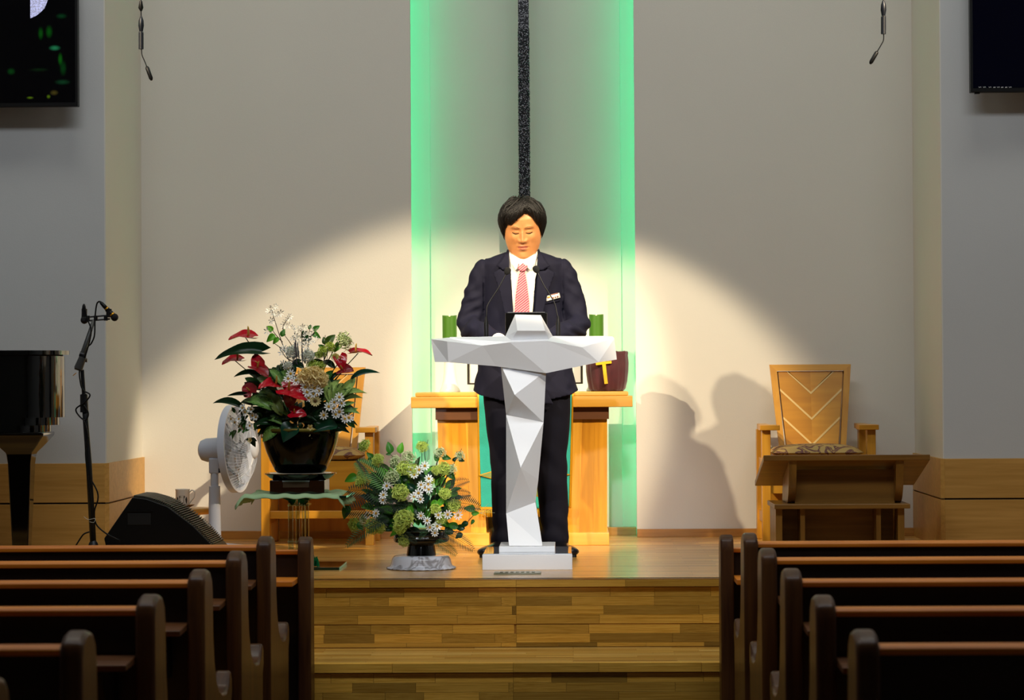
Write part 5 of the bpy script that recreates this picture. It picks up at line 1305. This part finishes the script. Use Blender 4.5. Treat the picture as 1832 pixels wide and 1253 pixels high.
for (b, t, c) in (((716, 812), (721, 794), 'bright'), ((699, 812), (694, 798), 'mid'), ((699, 813), (690, 813), 'mid'), ((791, 818), (807, 821), 'mid'), ((784, 826), (777, 813), 'mid'), ((801, 843), (813, 858), 'mid'), ((810, 826), (818, 818), 'dark'), ((820, 823), (832, 825), 'dark'), ((668, 822), (660, 818), 'mid'), ((672, 826), (660, 822), 'mid'),
                  ((640, 852), (625, 862), 'bright'), ((650, 803), (640, 805), 'mid'), ((843, 920), (858, 918), 'bright'), ((850, 912), (837, 908), 'bright'), ((848, 930), (843, 938), 'mid'), ((838, 935), (826, 938), 'dark'), ((832, 946), (820, 942), 'dark'), ((828, 955), (815, 960), 'dark'), ((820, 944), (806, 938), 'mid'), ((812, 952), (800, 950), 'dark'),
                  ((805, 958), (798, 946), 'dark'), ((800, 895), (806, 910), 'bright'), ((792, 893), (784, 905), 'bright'), ((780, 895), (774, 912), 'bright'), ((737, 920), (730, 908), 'bright'), ((770, 905), (785, 900), 'bright'), ((717, 960), (730, 972), 'blue'), ((712, 955), (735, 965), 'blue'), ((742, 878), (730, 865), 'blue'), ((765, 885), (760, 900), 'blue'),
                  ((745, 846), (758, 850), 'blue'), ((680, 930), (675, 945), 'blue'), ((705, 838), (700, 822), 'mid'), ((730, 860), (718, 852), 'dark'), ((785, 870), (790, 890), 'mid'), ((640, 935), (648, 950), 'mid'), ((625, 905), (615, 930), 'fern' if 0 else 'mid')):
    leaf(root2, B(*b, .9), B(*t, 1.1), .62, 'ovate', c, (rf.uniform(-.2, .2), -1, .2))
# pale twig at the right
mb = MB(); p0 = B(858, 919, .3)
for (u, v) in ((875, 901), (885, 918), (872, 925), (880, 912)): mb.tube([p0, at((858 + u) / 2, (919 + v) / 2 - 2, YB - .03), at(u, v, YB - .03)], [.0008, .0007, .0004], 4)
mb.build('pale_twig', pbr('pale_twig', '#c8d0a0', .6), root2)
# ------------------------------------------------------------------ glass plinth, built, cloth, saucer and box under the tall arrangement
glass = pbr('clear_acrylic', '#c8d8ce', .02, trans=1.0, ior=1.45)
gl = thing('glass_flower_plinth', (xc1, YA, STAGE), 'clear acrylic plinth with square columns and green-edged glass shelves at the left', 'stand')
zs1 = at(537, 884, YA).z; zs0 = zs1 - .010
xa, xb = px(450, YA), px(626, YA)
MB().box(xa, xb, YA - .2, YA + .2, zs0, zs1).build('top_shelf', pbr('dark_green_glass', '#16382a', .05, trans=.6, ior=1.5), gl, bevel=.001)
MB().box(px(474, YA), px(608, YA - .12), YA - .19, YA + .17, STAGE, STAGE + .012).build('base_shelf', pbr('green_glass', '#2c5a44', .05, trans=.75, ior=1.5), gl, bevel=.001)
for (u0, u1, dy) in ((516, 524, -.03), (545, 552, -.03), (526, 533, .04), (537, 544, .04)):
    MB().box(px(u0, YA), px(u1, YA), YA + dy, YA + dy + .022, STAGE + .012, zs0).build('column', glass, gl, bevel=.001)
for v in (905, 970):
    z = at(530, v, YA).z; MB().box(px(515, YA), px(553, YA), YA - .04, YA + .07, z, z + .008).build('brace_plate', glass, gl, bevel=.001)
# crumpled green cellophane bow under the shelf
mb = MB(); q = at(534, 890, YA)
for k in range(14):
    a = 2 * PI * k / 14; r = .05; mb.add([q + Vector((0, -.03, 0)), q + Vector((.085 * math.cos(a), .05 * math.sin(a), .0)), q + Vector((.03 * math.cos(a + .2), .03 * math.sin(a + .2), -.035)), q + Vector((.05 * math.cos(a + .5), .04 * math.sin(a + .5), -.012))], [(0, 1, 3), (0, 3, 2)])
mb.build('green_cellophane', pbr('cellophane', '#1f8a50', .15, coat=1), gl)
mb = MB(); q = Vector((px(562, 10.78), 10.78, STAGE + .012))
for k in range(16):
    a = 2 * PI * k / 16 + rf.uniform(-.2, .2); r = rf.uniform(.018, .034); h = rf.uniform(.02, .055)
    mb.add([q + Vector((0, 0, .002)), q + Vector((r * math.cos(a), r * math.sin(a), .001)), q + Vector((r * .6 * math.cos(a + .3), r * .6 * math.sin(a + .3), h)), q + Vector((0, 0, h * .8))], [(0, 1, 2, 3)])
mb.build('green_cellophane', pbr('cellophane', '#1f8a50', .15, coat=1), gl)
cl = thing('shelf_cloth', (xc1, YA, zs1), 'sage green cloth with wavy edges draped over the glass plinth', 'cloth')
mb = MB(); n = 44; rings = []; W_, D_ = (px(626, YA) - px(434, YA)) / 2, .23; xm = (px(434, YA) + px(626, YA)) / 2
for i in range(n + 1):
    r = []
    for j in range(n + 1):
        u, v = -1 + 2 * i / n, -1 + 2 * j / n
        over = max(0, abs(u) - .86) / .14 * .045 + max(0, abs(v) - .88) / .12 * .016
        wavy = .003 * math.sin(u * 17 + v * 3) * (1 if max(abs(u), abs(v)) > .8 else .1)
        r.append((xm + u * W_ + .008 * math.sin(v * 9) * (abs(u) > .9), YA + v * D_ * (1 + .04 * math.sin(u * 11)), zs1 + .004 - over * (1 if abs(u) > .86 or abs(v) > .88 else 0) + wavy + .004 * (abs(v) > .8)))
    rings.append(r)
mb.loft(rings, cap=False, closed=False); o = mb.build('cloth', pbr('sage_felt', '#a8c898', .85, var=.05, bump=.2, bscale=300), cl, smooth='all'); m = o.modifiers.new('t', 'SOLIDIFY'); m.thickness = .003
bx = thing('black_display_box', (xc1, YA, zs1 + .006), 'black box with bronze front label between the green cloth and saucer', 'box')
zbx = at(537, 858, YA).z
MB().box(px(487, YA), px(584, YA), YA - .11, YA + .11, zs1 + .007, zbx).build('box_body', M['blackg'], bx, bevel=.002)
MB().box(px(511, YA), px(557, YA), YA - .122, YA - .11, at(0, 874, YA).z + .002, at(0, 861, YA).z - .002).build('label_plate', pbr('bronze_plate', '#5e4a3a', .3, .4), bx)
MB().box(px(510, YA), px(558, YA), YA - .124, YA - .11, at(0, 862, YA).z - .003, at(0, 860, YA).z - .002).build('label_edge', pbr('grey_edge', '#9aa0a8', .3), bx)
sc_ = thing('pot_saucer', (xc1, YA, zbx), 'glossy black round saucer under the big black flower pot', 'saucer')
MB().lathe([(0, 0), (.12, 0), (.135, .008), (.150, .020), (.156, .024), (.157, .028), (.150, .0285), (.14, .022), (.0, .0155)], (xc1, YA, zbx), 56).build('saucer_dish', M['blackg'], sc_, smooth=True)
# ================================================================== stage left: fan, stool, mug, speaker, stand, piano
M['fanw'] = pbr('fan_plastic', '#c6cbd8', .35); M['fanb'] = pbr('fan_blade', '#e4e9f0', .1, trans=.92, ior=1.12)
YF = 12.0; sF = 4500 / YF
fc = at(420, 803, YF); xf_ = px(383, YF)
fan = thing('standing_fan', (xf_, YF, STAGE), 'white pedestal fan turned towards the speaker, between the black wedge speaker and left chair', 'fan')
MB().lathe([(0, 0), (.15, 0), (.155, .012), (.14, .026), (.05, .036), (.034, .06), (0, .06)], (xf_, YF, STAGE), 40).build('base', M['fanw'], fan, smooth=True)
zt1 = at(383, 870, YF).z; MB().lathe([(0, .05), (.031, .05), (.027, zt1 - STAGE), (0, zt1 - STAGE)], (xf_, YF, STAGE), 24).build('lower_pole', M['fanw'], fan, smooth=True)
zt2 = at(383, 826, YF).z; MB().lathe([(0, 0), (.019, 0), (.019, zt2 - zt1 - .02), (.014, zt2 - zt1), (0, zt2 - zt1)], (xf_, YF, zt1), 20).build('upper_pole', M['fanw'], fan, smooth=True)
Mf = Matrix.Translation(fc) @ Matrix.Rotation(math.radians(-11), 4, 'Z') @ Matrix.Rotation(math.radians(-3), 4, 'Y')
def fpart(name, mb, mat, par=fan, smooth=True): mb.xf(Mf); return mb.build(name, mat, par, smooth=smooth)
fpart('motor_housing', MB().lathe([(0, -.178), (.03, -.176), (.048, -.165), (.057, -.14), (.058, -.05), (.05, -.045), (0, -.045)], axis='x', n=32), M['fanw'])
MB().prism([(YF - .03, at(0, 822, YF).z), (YF + .03, at(0, 822, YF).z), (YF + .02, zt1 + .06), (YF - .02, zt1 + .06)], px(374, YF), px(392, YF), 'x').build('neck_bracket', M['fanw'], fan, bevel=.006)
RG = .205
fpart('guard_ring', MB().lathe([(RG - .004, -.016), (RG + .006, -.016), (RG + .006, .018), (RG - .004, .018)] + [(RG - .004, -.016)], axis='x', n=64), M['fanw'])
def domew(r, front): return (.012 + .088 * (1 - (r / RG) ** 2.2)) if front else (-.012 - .045 * (1 - (r / RG) ** 2.5))
for front in (1, 0):
    mb = MB()
    for k in range(64):
        a = 2 * PI * k / 64; pts = []
        for i in range(8):
            t = i / 7; r = .05 + (RG - .05) * t; aa_ = a + (.5 * (1 - t) if front else 0); pts.append((domew(r, front), r * math.cos(aa_), r * math.sin(aa_)))
        mb.tube(pts, .0008, 3, cap=False)
    for r in (.09, .135, .17):
        mb.tube([(domew(r, front), r * math.cos(a), r * math.sin(a)) for a in np.linspace(0, 2 * PI, 40)], .0008, 3, cap=False)
    o = fpart('front_guard' if front else 'rear_guard', mb, M['fanw']); o['kind'] = 'stuff'
fpart('guard_badge', MB().lathe([(0, .112), (.035, .11), (.05, .102), (.053, .096), (0, .094)], axis='x', n=32), M['fanw'])
fpart('hub', MB().lathe([(0, .06), (.02, .058), (.026, .045), (.026, -.02), (0, -.02)], axis='x', n=20), M['fanb'])
for k in range(5):
    mb = MB(); rings = []; a0 = 2 * PI * k / 5
    for i in range(7):
        t = i / 6; r = .022 + .155 * t; wd = .028 + .075 * math.sin(PI * (.15 + .7 * t)); rr_ = []
        for j in range(5):
            u = -1 + j / 2; an = a0 + u * wd / max(r, .05) * .5; rr_.append((.02 + u * .018, r * math.cos(an), r * math.sin(an)))
        rings.append(rr_)
    mb.loft(rings, cap=False, closed=False); o = fpart('blade', mb, M['fanb'], smooth='all'); m = o.modifiers.new('s', 'SOLIDIFY'); m.thickness = .002
MB().lathe([(0, 0), (.006, 0), (.006, .02), (0, .02)], (px(394, YF), YF - .02, at(0, 848, YF).z), 12).build('knob', M['black'], fan, smooth=True)
# low round stool with saucer and mug
YS = 12.35; xs = px(347, YS); zt = at(0, 908, YS, ).z if False else at(347, 909, YS).z
st = thing('low_round_stand', (xs, YS, STAGE), 'small round wooden stand holding the mug, between speaker and fan', 'stand')
hS = zt - STAGE
MB().lathe([(0, hS), (.098, hS), (.103, hS - .006), (.100, hS - .020), (.085, hS - .030), (.03, hS - .034), (0, hS - .034)], (xs, YS, STAGE), 40).build('top', M['chairx'], st, smooth=True)
MB().lathe([(0, 0), (.07, 0), (.072, .012), (.025, .025), (.018, .06), (.022, hS - .05), (.03, hS - .033), (0, hS - .033)], (xs, YS, STAGE), 28).build('pedestal', M['walnut'], st, smooth=True)
xg = px(329, YS); sau = thing('wooden_saucer', (xg, YS - .02, zt), 'small brown wooden saucer under the white mug', 'saucer')
zm = at(329, 903.5, YS).z
MB().lathe([(0, 0), (.025, 0), (.03, (zm - zt) * .3), (.052, (zm - zt) * .9), (.053, zm - zt + .002), (.05, zm - zt + .001), (.028, (zm - zt) * .6), (0, (zm - zt) * .5)], (xg, YS - .02, zt), 32).build('saucer_dish', M['walnut'], sau, smooth=True)
xm_ = px(327, YS); zb_ = zm - .004
mug = thing('printed_mug', (xm_, YS - .02, zb_), 'white mug with a dark printed motif standing on the wooden saucer', 'mug')
H = at(327, 875, YS).z - zb_; rM = .0345
MB().lathe([(0, 0), (rM - .002, 0), (rM - .001, .004), (rM, .01), (rM, H - .008), (rM + .002, H - .002), (rM + .001, H), (rM - .002, H - .001), (rM - .003, H - .008), (rM - .003, .006), (0, .005)], (xm_, YS - .02, zb_), 40).build('cup', pbr('porcelain', '#e6e0d6', .25, coat=.4), mug, smooth=True)
hp = cr([(xm_ + rM - .001, YS - .02, zb_ + H * .80), (xm_ + rM + .012, YS - .02, zb_ + H * .93), (xm_ + rM + .025, YS - .02, zb_ + H * .80), (xm_ + rM + .021, YS - .02, zb_ + H * .5), (xm_ + rM + .006, YS - .02, zb_ + H * .28), (xm_ + rM - .001, YS - .02, zb_ + H * .12)], 6)
MB().tube(hp, .0032, 8).build('handle', pbr('porcelain_handle', '#e6e0d6', .25, coat=.4), mug, smooth='all')
def on_mug(poly, name, mat):
    mb = MB(); v = [(xm_ + (rM + .0006) * math.sin(x / rM), YS - .02 - (rM + .0006) * math.cos(x / rM), zb_ + z) for x, z in poly]; mb.add(v, [tuple(range(len(v)))]); mb.build(name, mat, mug, fix=False)
ink = pbr('mug_ink', '#2c2a26', .6); inkl = pbr('mug_ink_light', '#a89c84', .6)
k_ = .00028; cxm = 365
def mp_(pts): return [((x - cxm) * k_, (430 - z) * k_) for x, z in pts]
on_mug(mp_([(330, 372), (328, 300), (315, 270), (330, 248), (370, 240), (412, 248), (428, 268), (408, 300), (405, 372)]), 'printed_motif', ink)
on_mug([(x, z) for x, z in mp_([(335, 272), (350, 256), (392, 256), (410, 270), (392, 288), (350, 288)])], 'printed_motif_light', inkl)
on_mug(mp_([(262, 340), (275, 280), (292, 270), (306, 300), (302, 380), (290, 395), (276, 370)]), 'printed_motif', ink)
on_mug(mp_([(430, 310), (450, 268), (462, 280), (470, 330), (456, 392), (444, 380)]), 'printed_motif', ink)
# wedge monitor speaker
Y0 = 10.85; sp = thing('wedge_speaker', (px(285, Y0), Y0 + .17, STAGE), 'black wedge floor monitor speaker with ribbed curved grille beside the mic stand', 'speaker')
NP = [(186, 964), (237, 890), (262, 893), (300, 907), (345, 941), (378, 975), (388, 986), (374, 1006)]
pts = [(at(u, v, Y0).x, at(u, v, Y0).z) for u, v in NP]; pts[-1] = (pts[-1][0], STAGE); pts.append((px(197, Y0), STAGE))
MB().prism(pts, Y0, Y0 + .36, 'y').build('cabinet', M['black'], sp, bevel=.004)
mb = MB(); pg = cr([(x, 0, z) for x, z in pts[1:6]], 12); L_ = len(pg)
for i, p in enumerate(pg[1:]):
    t = (pg[min(i + 2, L_ - 1)] - pg[i]).normalized(); n_ = Vector((-t.z, 0, t.x)); n_ = n_ if n_.z > 0 else -n_
    c = p + n_ * .002; a_, b_ = c - t * .0022 + n_ * .006, c + t * .0022 + n_ * .006; c2, d2 = c + t * .0022 - n_ * .006, c - t * .0022 - n_ * .006
    mb.prism([(q.x, q.z) for q in (a_, b_, c2, d2)], Y0 + .012, Y0 + .348, 'y')
o = mb.build('grille_ribs', pbr('grille_dark', '#39372e', .5), sp); o['kind'] = 'stuff'
q = at(228, 925, Y0); MB().box(q.x, px(269, Y0), Y0 - .002, Y0 + .004, at(0, 941, Y0).z + .0, at(0, 920, Y0).z).build('handle_recess', pbr('recess_black', '#020202', .7), sp, bevel=.002)
MB().box(q.x - .006, px(271, Y0) + .004, Y0 - .004, Y0, at(0, 917.5, Y0).z, at(0, 915, Y0).z).build('handle_lip', M['black'], sp)
a_, b_ = at(358, 934, Y0 + .10), at(370, 946, Y0 + .10); d = (b_ - a_).normalized(); n_ = Vector((-d.z, 0, d.x)); n_ = n_ if n_.z > 0 else -n_
MB().prism([(w_.x, w_.z) for w_ in (a_ + n_ * .006, b_ + n_ * .006, b_ + n_ * .002, a_ + n_ * .002)], Y0 + .17, Y0 + .19, 'y').build('nameplate', pbr('plate_grey', '#a89c8c', .4), sp)
# tall stand with a stereo bar and two microphones
YK = 10.75; sK = 4500 / YK; pb = at(167, 975, YK)
def K(u, v, dy=0): return at(u, v, YK + dy)
ms = thing('microphone_stand', (pb.x, YK, STAGE), 'tall black microphone stand with two microphones on a bar beside the piano', 'microphone stand')
M['stand'] = pbr('stand_metal', '#1a1b1e', .4, .3); M['grey'] = pbr('stand_grey', '#4a4b4a', .45, .4)
MB().lathe([(0, 0), (.11, 0), (.115, .008), (.105, .016), (.036, .022), (.034, .05), (.030, .085), (.018, .12), (.012, .13), (0, .13)], (pb.x, YK, STAGE), 36).build('base', M['stand'], ms, smooth=True)
MB().tube([(pb.x, YK, STAGE + .1), K(159, 830), K(154, 765), K(150, 705)], [.0135, .013, .012, .0115], 14).build('lower_tube', M['stand'], ms, smooth='all')
MB().tube([K(151, 738), K(150, 706)], [.018, .016], 14).build('clutch', M['stand'], ms, smooth=True)
MB().tube([K(150, 706), K(147, 662)], .0085, 12).build('upper_tube', M['stand'], ms, smooth=True)
MB().tube([K(140, 660, -.02), K(148, 640, -.02)], [.019, .016], 14).build('boom_clamp', M['grey'], ms, smooth=True)
MB().tube([K(146, 650), K(148, 640), K(151, 633)], [.012, .015, .009], 12).build('swivel', M['stand'], ms, smooth=True)
MB().tube([K(149, 645), K(156, 645)], [.006, .009], 10).build('knob', M['stand'], ms, smooth=True)
MB().tube([K(137, 662), K(147, 635), K(168, 573)], [.011, .0105, .008], 12).build('boom', M['grey'], ms, smooth='all')
MB().tube([K(143, 634), K(150, 636)], [.014, .014], 12).build('boom_collar', M['stand'], ms, smooth=True)
b1, b2 = K(149, 571), K(197, 567)
for dz in (-.0095, .0065):
    MB().tube([b1 + Vector((0, 0, dz)), b2 + Vector((0, 0, dz))], .0035, 8).build('stereo_bar_rail', M['stand'], ms, smooth=True)
for u in (158, 172, 190): MB().box(px(u, YK) - .008, px(u, YK) + .008, YK - .006, YK + .006, K(u, 574).z, K(u, 565).z).build('bar_bridge', M['stand'], ms)
def micpair(tip, base, rb, lab, knob):
    t_ = thing('stand_microphone', tuple(K(*base)), lab, 'microphone', 'microphones on the tall stand'); p, q = K(*tip), K(*base); d_ = (q - p)
    MB().tube([p, p + d_ * .12, p + d_ * .3, p + d_ * .46], [.003, .007, .009, .009], 14).build('connector', M['black'], t_, smooth='all')
    MB().tube([p + d_ * .44, p + d_ * .5], [.0095, .0095], 14).build('ring', M['gold'] if knob else M['grey'], t_, smooth=True)
    MB().tube([p + d_ * .5, p + d_ * .82], [.011, .012], 14).build('handle', M['black'], t_, smooth=True)
    MB().tube([p + d_ * .80, p + d_ * .86], [.013, .013], 14).build('lower_ring', M['gold'] if knob else M['grey'], t_, smooth=True)
    n = 12; MB().lathe([(0.001, -rb)] + [(rb * math.sin(PI * k / n), -rb * math.cos(PI * k / n)) for k in range(1, n)] + [(0.001, rb)], tuple(q), 20).build('grille_ball', pbr('mesh_ball', '#15151a', .6, .4, bump=.5, bscale=500), t_, smooth='all')
    return t_
micpair((178, 539), (205, 568), .0165, 'black microphone with yellow bands slanting down at the right end of the bar', True)
micpair((150, 544), (151, 573), .0165, 'black microphone upright at the left end of the bar on the tall stand', False)
for (u, v) in ((151, 560), (195, 560)): MB().tube([K(u, v + 8), K(u, v - 7)], [.012, .0125], 12).build('clip', M['stand'], ms, smooth=True)
cb = [[(178, 539), (173, 545), (170, 570), (169, 600), (163, 615), (157, 622), (148, 650), (142, 665), (145, 690), (150, 700)], [(151, 545), (156, 570), (163, 590), (160, 612), (152, 640)],
      [(150, 700), (161, 707), (152, 720), (136, 732), (142, 745), (153, 752), (158, 740), (150, 725)], [(150, 752), (157, 780), (153, 810), (158, 860), (163, 900), (165, 935)],
      [(165, 862), (174, 880), (175, 895), (169, 915), (172, 938), (190, 955), (215, 968)], [(160, 952), (150, 956), (143, 965), (135, 978)]]
for c_ in cb:
    P = cr([K(u, v, -.022) for u, v in c_], 6); MB().tube(P, .0033, 6).build('cable', M['black'], ms, smooth='all')
MB().tube(cr([K(150, 925, -.03), K(158, 930, -.03), (K(170, 928, -.03)), K(168, 935, -.03), K(160, 934, -.03)], 5), .001, 4).build('cable_tie', pbr('tie_white', '#c8c8bc', .5), ms, smooth='all')
# grand piano tail
YPn = 11.15
pn = thing('grand_piano', (px(30, YPn), YPn + .2, STAGE), 'glossy black grand piano whose rounded end shows at the left edge', 'piano')
def pplan(xr_, ye, grow=0.0):
    x1_ = xr_; r = .22; xl_ = px(115, YPn) - 1.5
    out = [(xl_, YPn - grow)]
    for a in np.linspace(-PI / 2, PI / 2, 18): out.append((x1_ - r + (r + grow) * math.cos(a), YPn + r + (r + grow) * math.sin(a)))
    out += [(xl_, YPn + 2 * r + grow)]; return out
def zz(v, Y=YPn): return at(60, v, Y).z
xe = px(115, YPn + .22)
MB().prism(pplan(xe, 0), zz(748), zz(637), 'z').build('case', M['blackg'], pn, smooth=True)
MB().prism(pplan(xe - .012, 0, -.012), zz(762), zz(748), 'z').build('lower_rim', M['blackg'], pn, smooth=True)
MB().prism(pplan(xe - .03, 0, -.03), zz(776), zz(762), 'z').build('bottom_frame', M['blackg'], pn, smooth=True)
MB().prism(pplan(xe, 0, .022), zz(634.5), zz(627), 'z').build('lid', M['blackg'], pn, smooth=True)
MB().prism(pplan(xe - .005, 0, -.004), zz(637), zz(634.5), 'z').build('lid_gap', pbr('felt', '#3a3a36', .9), pn)
Yl = YPn + .12
def sqr(cx, h, z): return [(cx - h, Yl - h, z), (cx + h, Yl - h, z), (cx + h, Yl + h, z), (cx - h, Yl + h, z)]
xL = px(38, Yl); mb = MB()
mb.loft([sqr(xL, .022, STAGE + .05), sqr(xL, .036, STAGE + .06), sqr(xL, .040, STAGE + .15), sqr(xL, .052, zz(830)), sqr(xL, .058, zz(812)), sqr(xL, .085, zz(800)), sqr(xL, .125, zz(780)), sqr(xL, .125, zz(774))])
mb.build('leg', M['blackg'], pn, bevel=.006)
MB().lathe([(0, 0), (.022, 0), (.026, .012), (.026, .03), (.02, .05), (0, .05)], (xL, Yl, STAGE), 16).build('caster', pbr('brass_caster', '#8a6a28', .35, .9), pn, smooth=True)
MB().box(xL - .9, xL - .78, Yl - .05, Yl + .05, STAGE, zz(775)).build('leg', M['blackg'], pn, bevel=.006)
MB().tube([K(101, 672, -.0) + Vector((0, .36, 0)), K(107, 667) + Vector((0, .36, 0))], .002, 5).build('hinge_pin', M['gold'], pn)
# ================================================================== wall screens and hanging microphones
def screen(name, u_edge, v_bot, side, label):
    Y = 11.80; x = px(u_edge, Y); z = at(u_edge, v_bot, Y).z; s_ = -1 if side == 'left' else 1; W_, H_ = 1.24, .72
    t = thing('wall_television', (x, Y, z), label, 'television', 'dark screens on the side walls')
    x0, x1 = sorted((x, x + s_ * W_))
    MB().box(x0, x1, Y, Y + .045, z, z + H_).build('housing', M['black'], t, bevel=.003)
    MB().box(x0 + .3, x1 - .3, Y + .045, YP - .001, z + .15, z + H_ - .15).build('wall_mount', M['grey'], t)
    return t, x0, x1, z, Y, W_, H_
t, x0, x1, z, Y, W_, H_ = screen('l', 141, 190, 'left', 'flat television on the left pier with faint green reflections and a blue corner')
sm, nt, b_, N_, L_ = newmat('screen_reflections'); tc = N_.new('ShaderNodeTexCoord'); prev = None  # green reflections on the dark screen painted as glowing spots
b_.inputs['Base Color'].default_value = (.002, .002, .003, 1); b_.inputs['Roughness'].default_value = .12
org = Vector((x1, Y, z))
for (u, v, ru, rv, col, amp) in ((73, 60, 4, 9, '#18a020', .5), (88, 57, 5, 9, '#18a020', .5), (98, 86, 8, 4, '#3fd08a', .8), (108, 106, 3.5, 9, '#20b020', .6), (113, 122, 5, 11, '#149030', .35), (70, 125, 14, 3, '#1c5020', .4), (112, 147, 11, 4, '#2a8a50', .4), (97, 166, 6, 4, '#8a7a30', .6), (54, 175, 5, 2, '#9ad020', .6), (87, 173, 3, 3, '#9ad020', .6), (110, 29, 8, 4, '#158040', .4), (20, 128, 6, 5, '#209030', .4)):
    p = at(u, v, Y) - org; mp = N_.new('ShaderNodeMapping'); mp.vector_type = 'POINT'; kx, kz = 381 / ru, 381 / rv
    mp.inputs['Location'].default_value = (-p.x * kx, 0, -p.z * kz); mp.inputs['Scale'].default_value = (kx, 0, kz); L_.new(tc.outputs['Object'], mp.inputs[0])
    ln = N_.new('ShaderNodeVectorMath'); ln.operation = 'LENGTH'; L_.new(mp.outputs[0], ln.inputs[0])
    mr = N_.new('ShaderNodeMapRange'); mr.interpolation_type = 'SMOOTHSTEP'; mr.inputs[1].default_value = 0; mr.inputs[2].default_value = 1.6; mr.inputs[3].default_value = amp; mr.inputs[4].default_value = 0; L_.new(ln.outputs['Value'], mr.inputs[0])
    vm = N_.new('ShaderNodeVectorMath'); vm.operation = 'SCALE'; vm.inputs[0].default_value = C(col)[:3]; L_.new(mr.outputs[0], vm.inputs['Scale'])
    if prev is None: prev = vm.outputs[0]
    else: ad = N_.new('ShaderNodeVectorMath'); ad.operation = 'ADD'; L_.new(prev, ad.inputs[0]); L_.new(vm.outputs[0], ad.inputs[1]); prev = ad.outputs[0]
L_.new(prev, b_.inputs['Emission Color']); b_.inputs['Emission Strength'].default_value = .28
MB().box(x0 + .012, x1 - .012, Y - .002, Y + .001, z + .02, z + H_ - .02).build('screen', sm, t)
vm_, nt, b_, N_, L_ = newmat('violet_wedge'); tc = N_.new('ShaderNodeTexCoord'); n1 = N_.new('ShaderNodeTexNoise'); n1.inputs['Scale'].default_value = 160; L_.new(tc.outputs['Object'], n1.inputs['Vector'])
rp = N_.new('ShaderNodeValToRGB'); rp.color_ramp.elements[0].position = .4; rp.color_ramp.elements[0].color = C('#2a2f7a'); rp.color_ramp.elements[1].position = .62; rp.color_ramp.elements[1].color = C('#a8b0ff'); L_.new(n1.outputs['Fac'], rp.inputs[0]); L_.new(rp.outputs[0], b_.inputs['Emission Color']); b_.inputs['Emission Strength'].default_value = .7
poly = [(54.5, 33), (64, 29), (72, 23), (80, 15), (88, -5), (54.5, -5)]; MB().prism([(at(u, v, Y).x, at(u, v, Y).z) for u, v in poly], Y - .0045, Y - .0025, 'y').build('glowing_wedge', vm_, t)  # glowing violet wedge on the screen corner
t, x0, x1, z, Y, W_, H_ = screen('r', 1741, 165, 'right', 'flat television on the right pier with a row of tiny icons along its base')
MB().box(x0 + .012, x1 - .012, Y - .002, Y + .001, z + .02, z + H_ - .02).build('screen', pbr('dark_screen', '#02020a', .12, emit='#0a1040', es=.03), t)
ic = pbr('icon_white', '#9a9a98', .5, emit='#c8c8c8', es=.15)
for i, u in enumerate((1753, 1761, 1771, 1779, 1786, 1793, 1800, 1807)):
    p = at(u, 156.5, Y); q = [(-2.5, .6), (-1, -.6), (1, .4), (2.5, -.4), (2.5, .3), (1, 1.1), (-1, .1), (-2.5, 1.2)]
    if i in (3, 5, 6): q = [(-2, -.6), (2, -.3), (2, .7), (-2, .6)]
    MB().prism([(p.x + a / 381, p.z + b / 381 * 1.3) for a, b in q], Y - .0035, Y - .002, 'y').build('button_icon', ic, t)
MB().box(px(1749, Y), px(1758, Y), Y + .01, Y + .03, z - .006, z).build('sensor', M['black'], t)
def hmic(u, v_sp0, v_sp1, v_cy1, path, tip0, tip1, label):
    Yh = 10.6; p = at(u, v_sp0, Yh); t = thing('hanging_microphone', tuple(at(u, v_cy1, Yh)), label, 'microphone', 'choir microphones hanging from the ceiling')
    MB().tube([at(u, v_sp0, Yh), at(u - .5, -60, Yh), Vector((at(u, 0, Yh).x, Yh, ZT))], .0025, 6).build('cable', M['black'], t, smooth=True)
    h = v_sp1 - v_sp0
    MB().tube([at(u, v_sp0 - 1, Yh), at(u, v_sp0 + h * .25, Yh), at(u, v_sp0 + h * .6, Yh), at(u, v_sp1, Yh)], [.004, .0105, .012, .0075], 16).build('connector', pbr('blue_black', '#10151f', .4, .3), t, smooth=True)
    MB().tube([at(u, v_sp1 - .5, Yh), at(u, v_sp1 + 2, Yh)], .010, 16).build('ring', M['chrome'], t, smooth=True)
    MB().tube([at(u, v_sp1 + 1.5, Yh), at(u, v_cy1, Yh)], .0105, 16).build('body', pbr('blue_black', '#10151f', .45), t, smooth=True)
    MB().tube(cr([at(a, b, Yh) for a, b in path], 6), .0023, 8).build('gooseneck', M['black'], t, smooth='all')
    a, b = at(*tip0, Yh), at(*tip1, Yh); MB().tube([a, a.lerp(b, .12), a.lerp(b, .85), b], [.005, .0085, .0085, .004], 14).build('capsule', M['black'], t, smooth='all')
hmic(252.5, 30, 57, 88, ((253, 86), (254, 98), (258, 108), (263, 120)), (262.5, 119), (271.5, 144), 'black hanging microphone with a bent neck in the upper left')
hmic(1580.5, 2, 29, 61, ((1581, 60), (1580.5, 72), (1576, 81), (1569, 93)), (1569.5, 92), (1556.5, 114.5), 'black hanging microphone with a bent neck in the upper right')
MB().tube([at(252, 2, 10.6), at(252, 14, 10.6), at(252.5, 20, 10.6)], [.006, .011, .004], 12).build('cable_grip', M['black'], bpy.data.objects['hanging_microphone'], smooth=True)
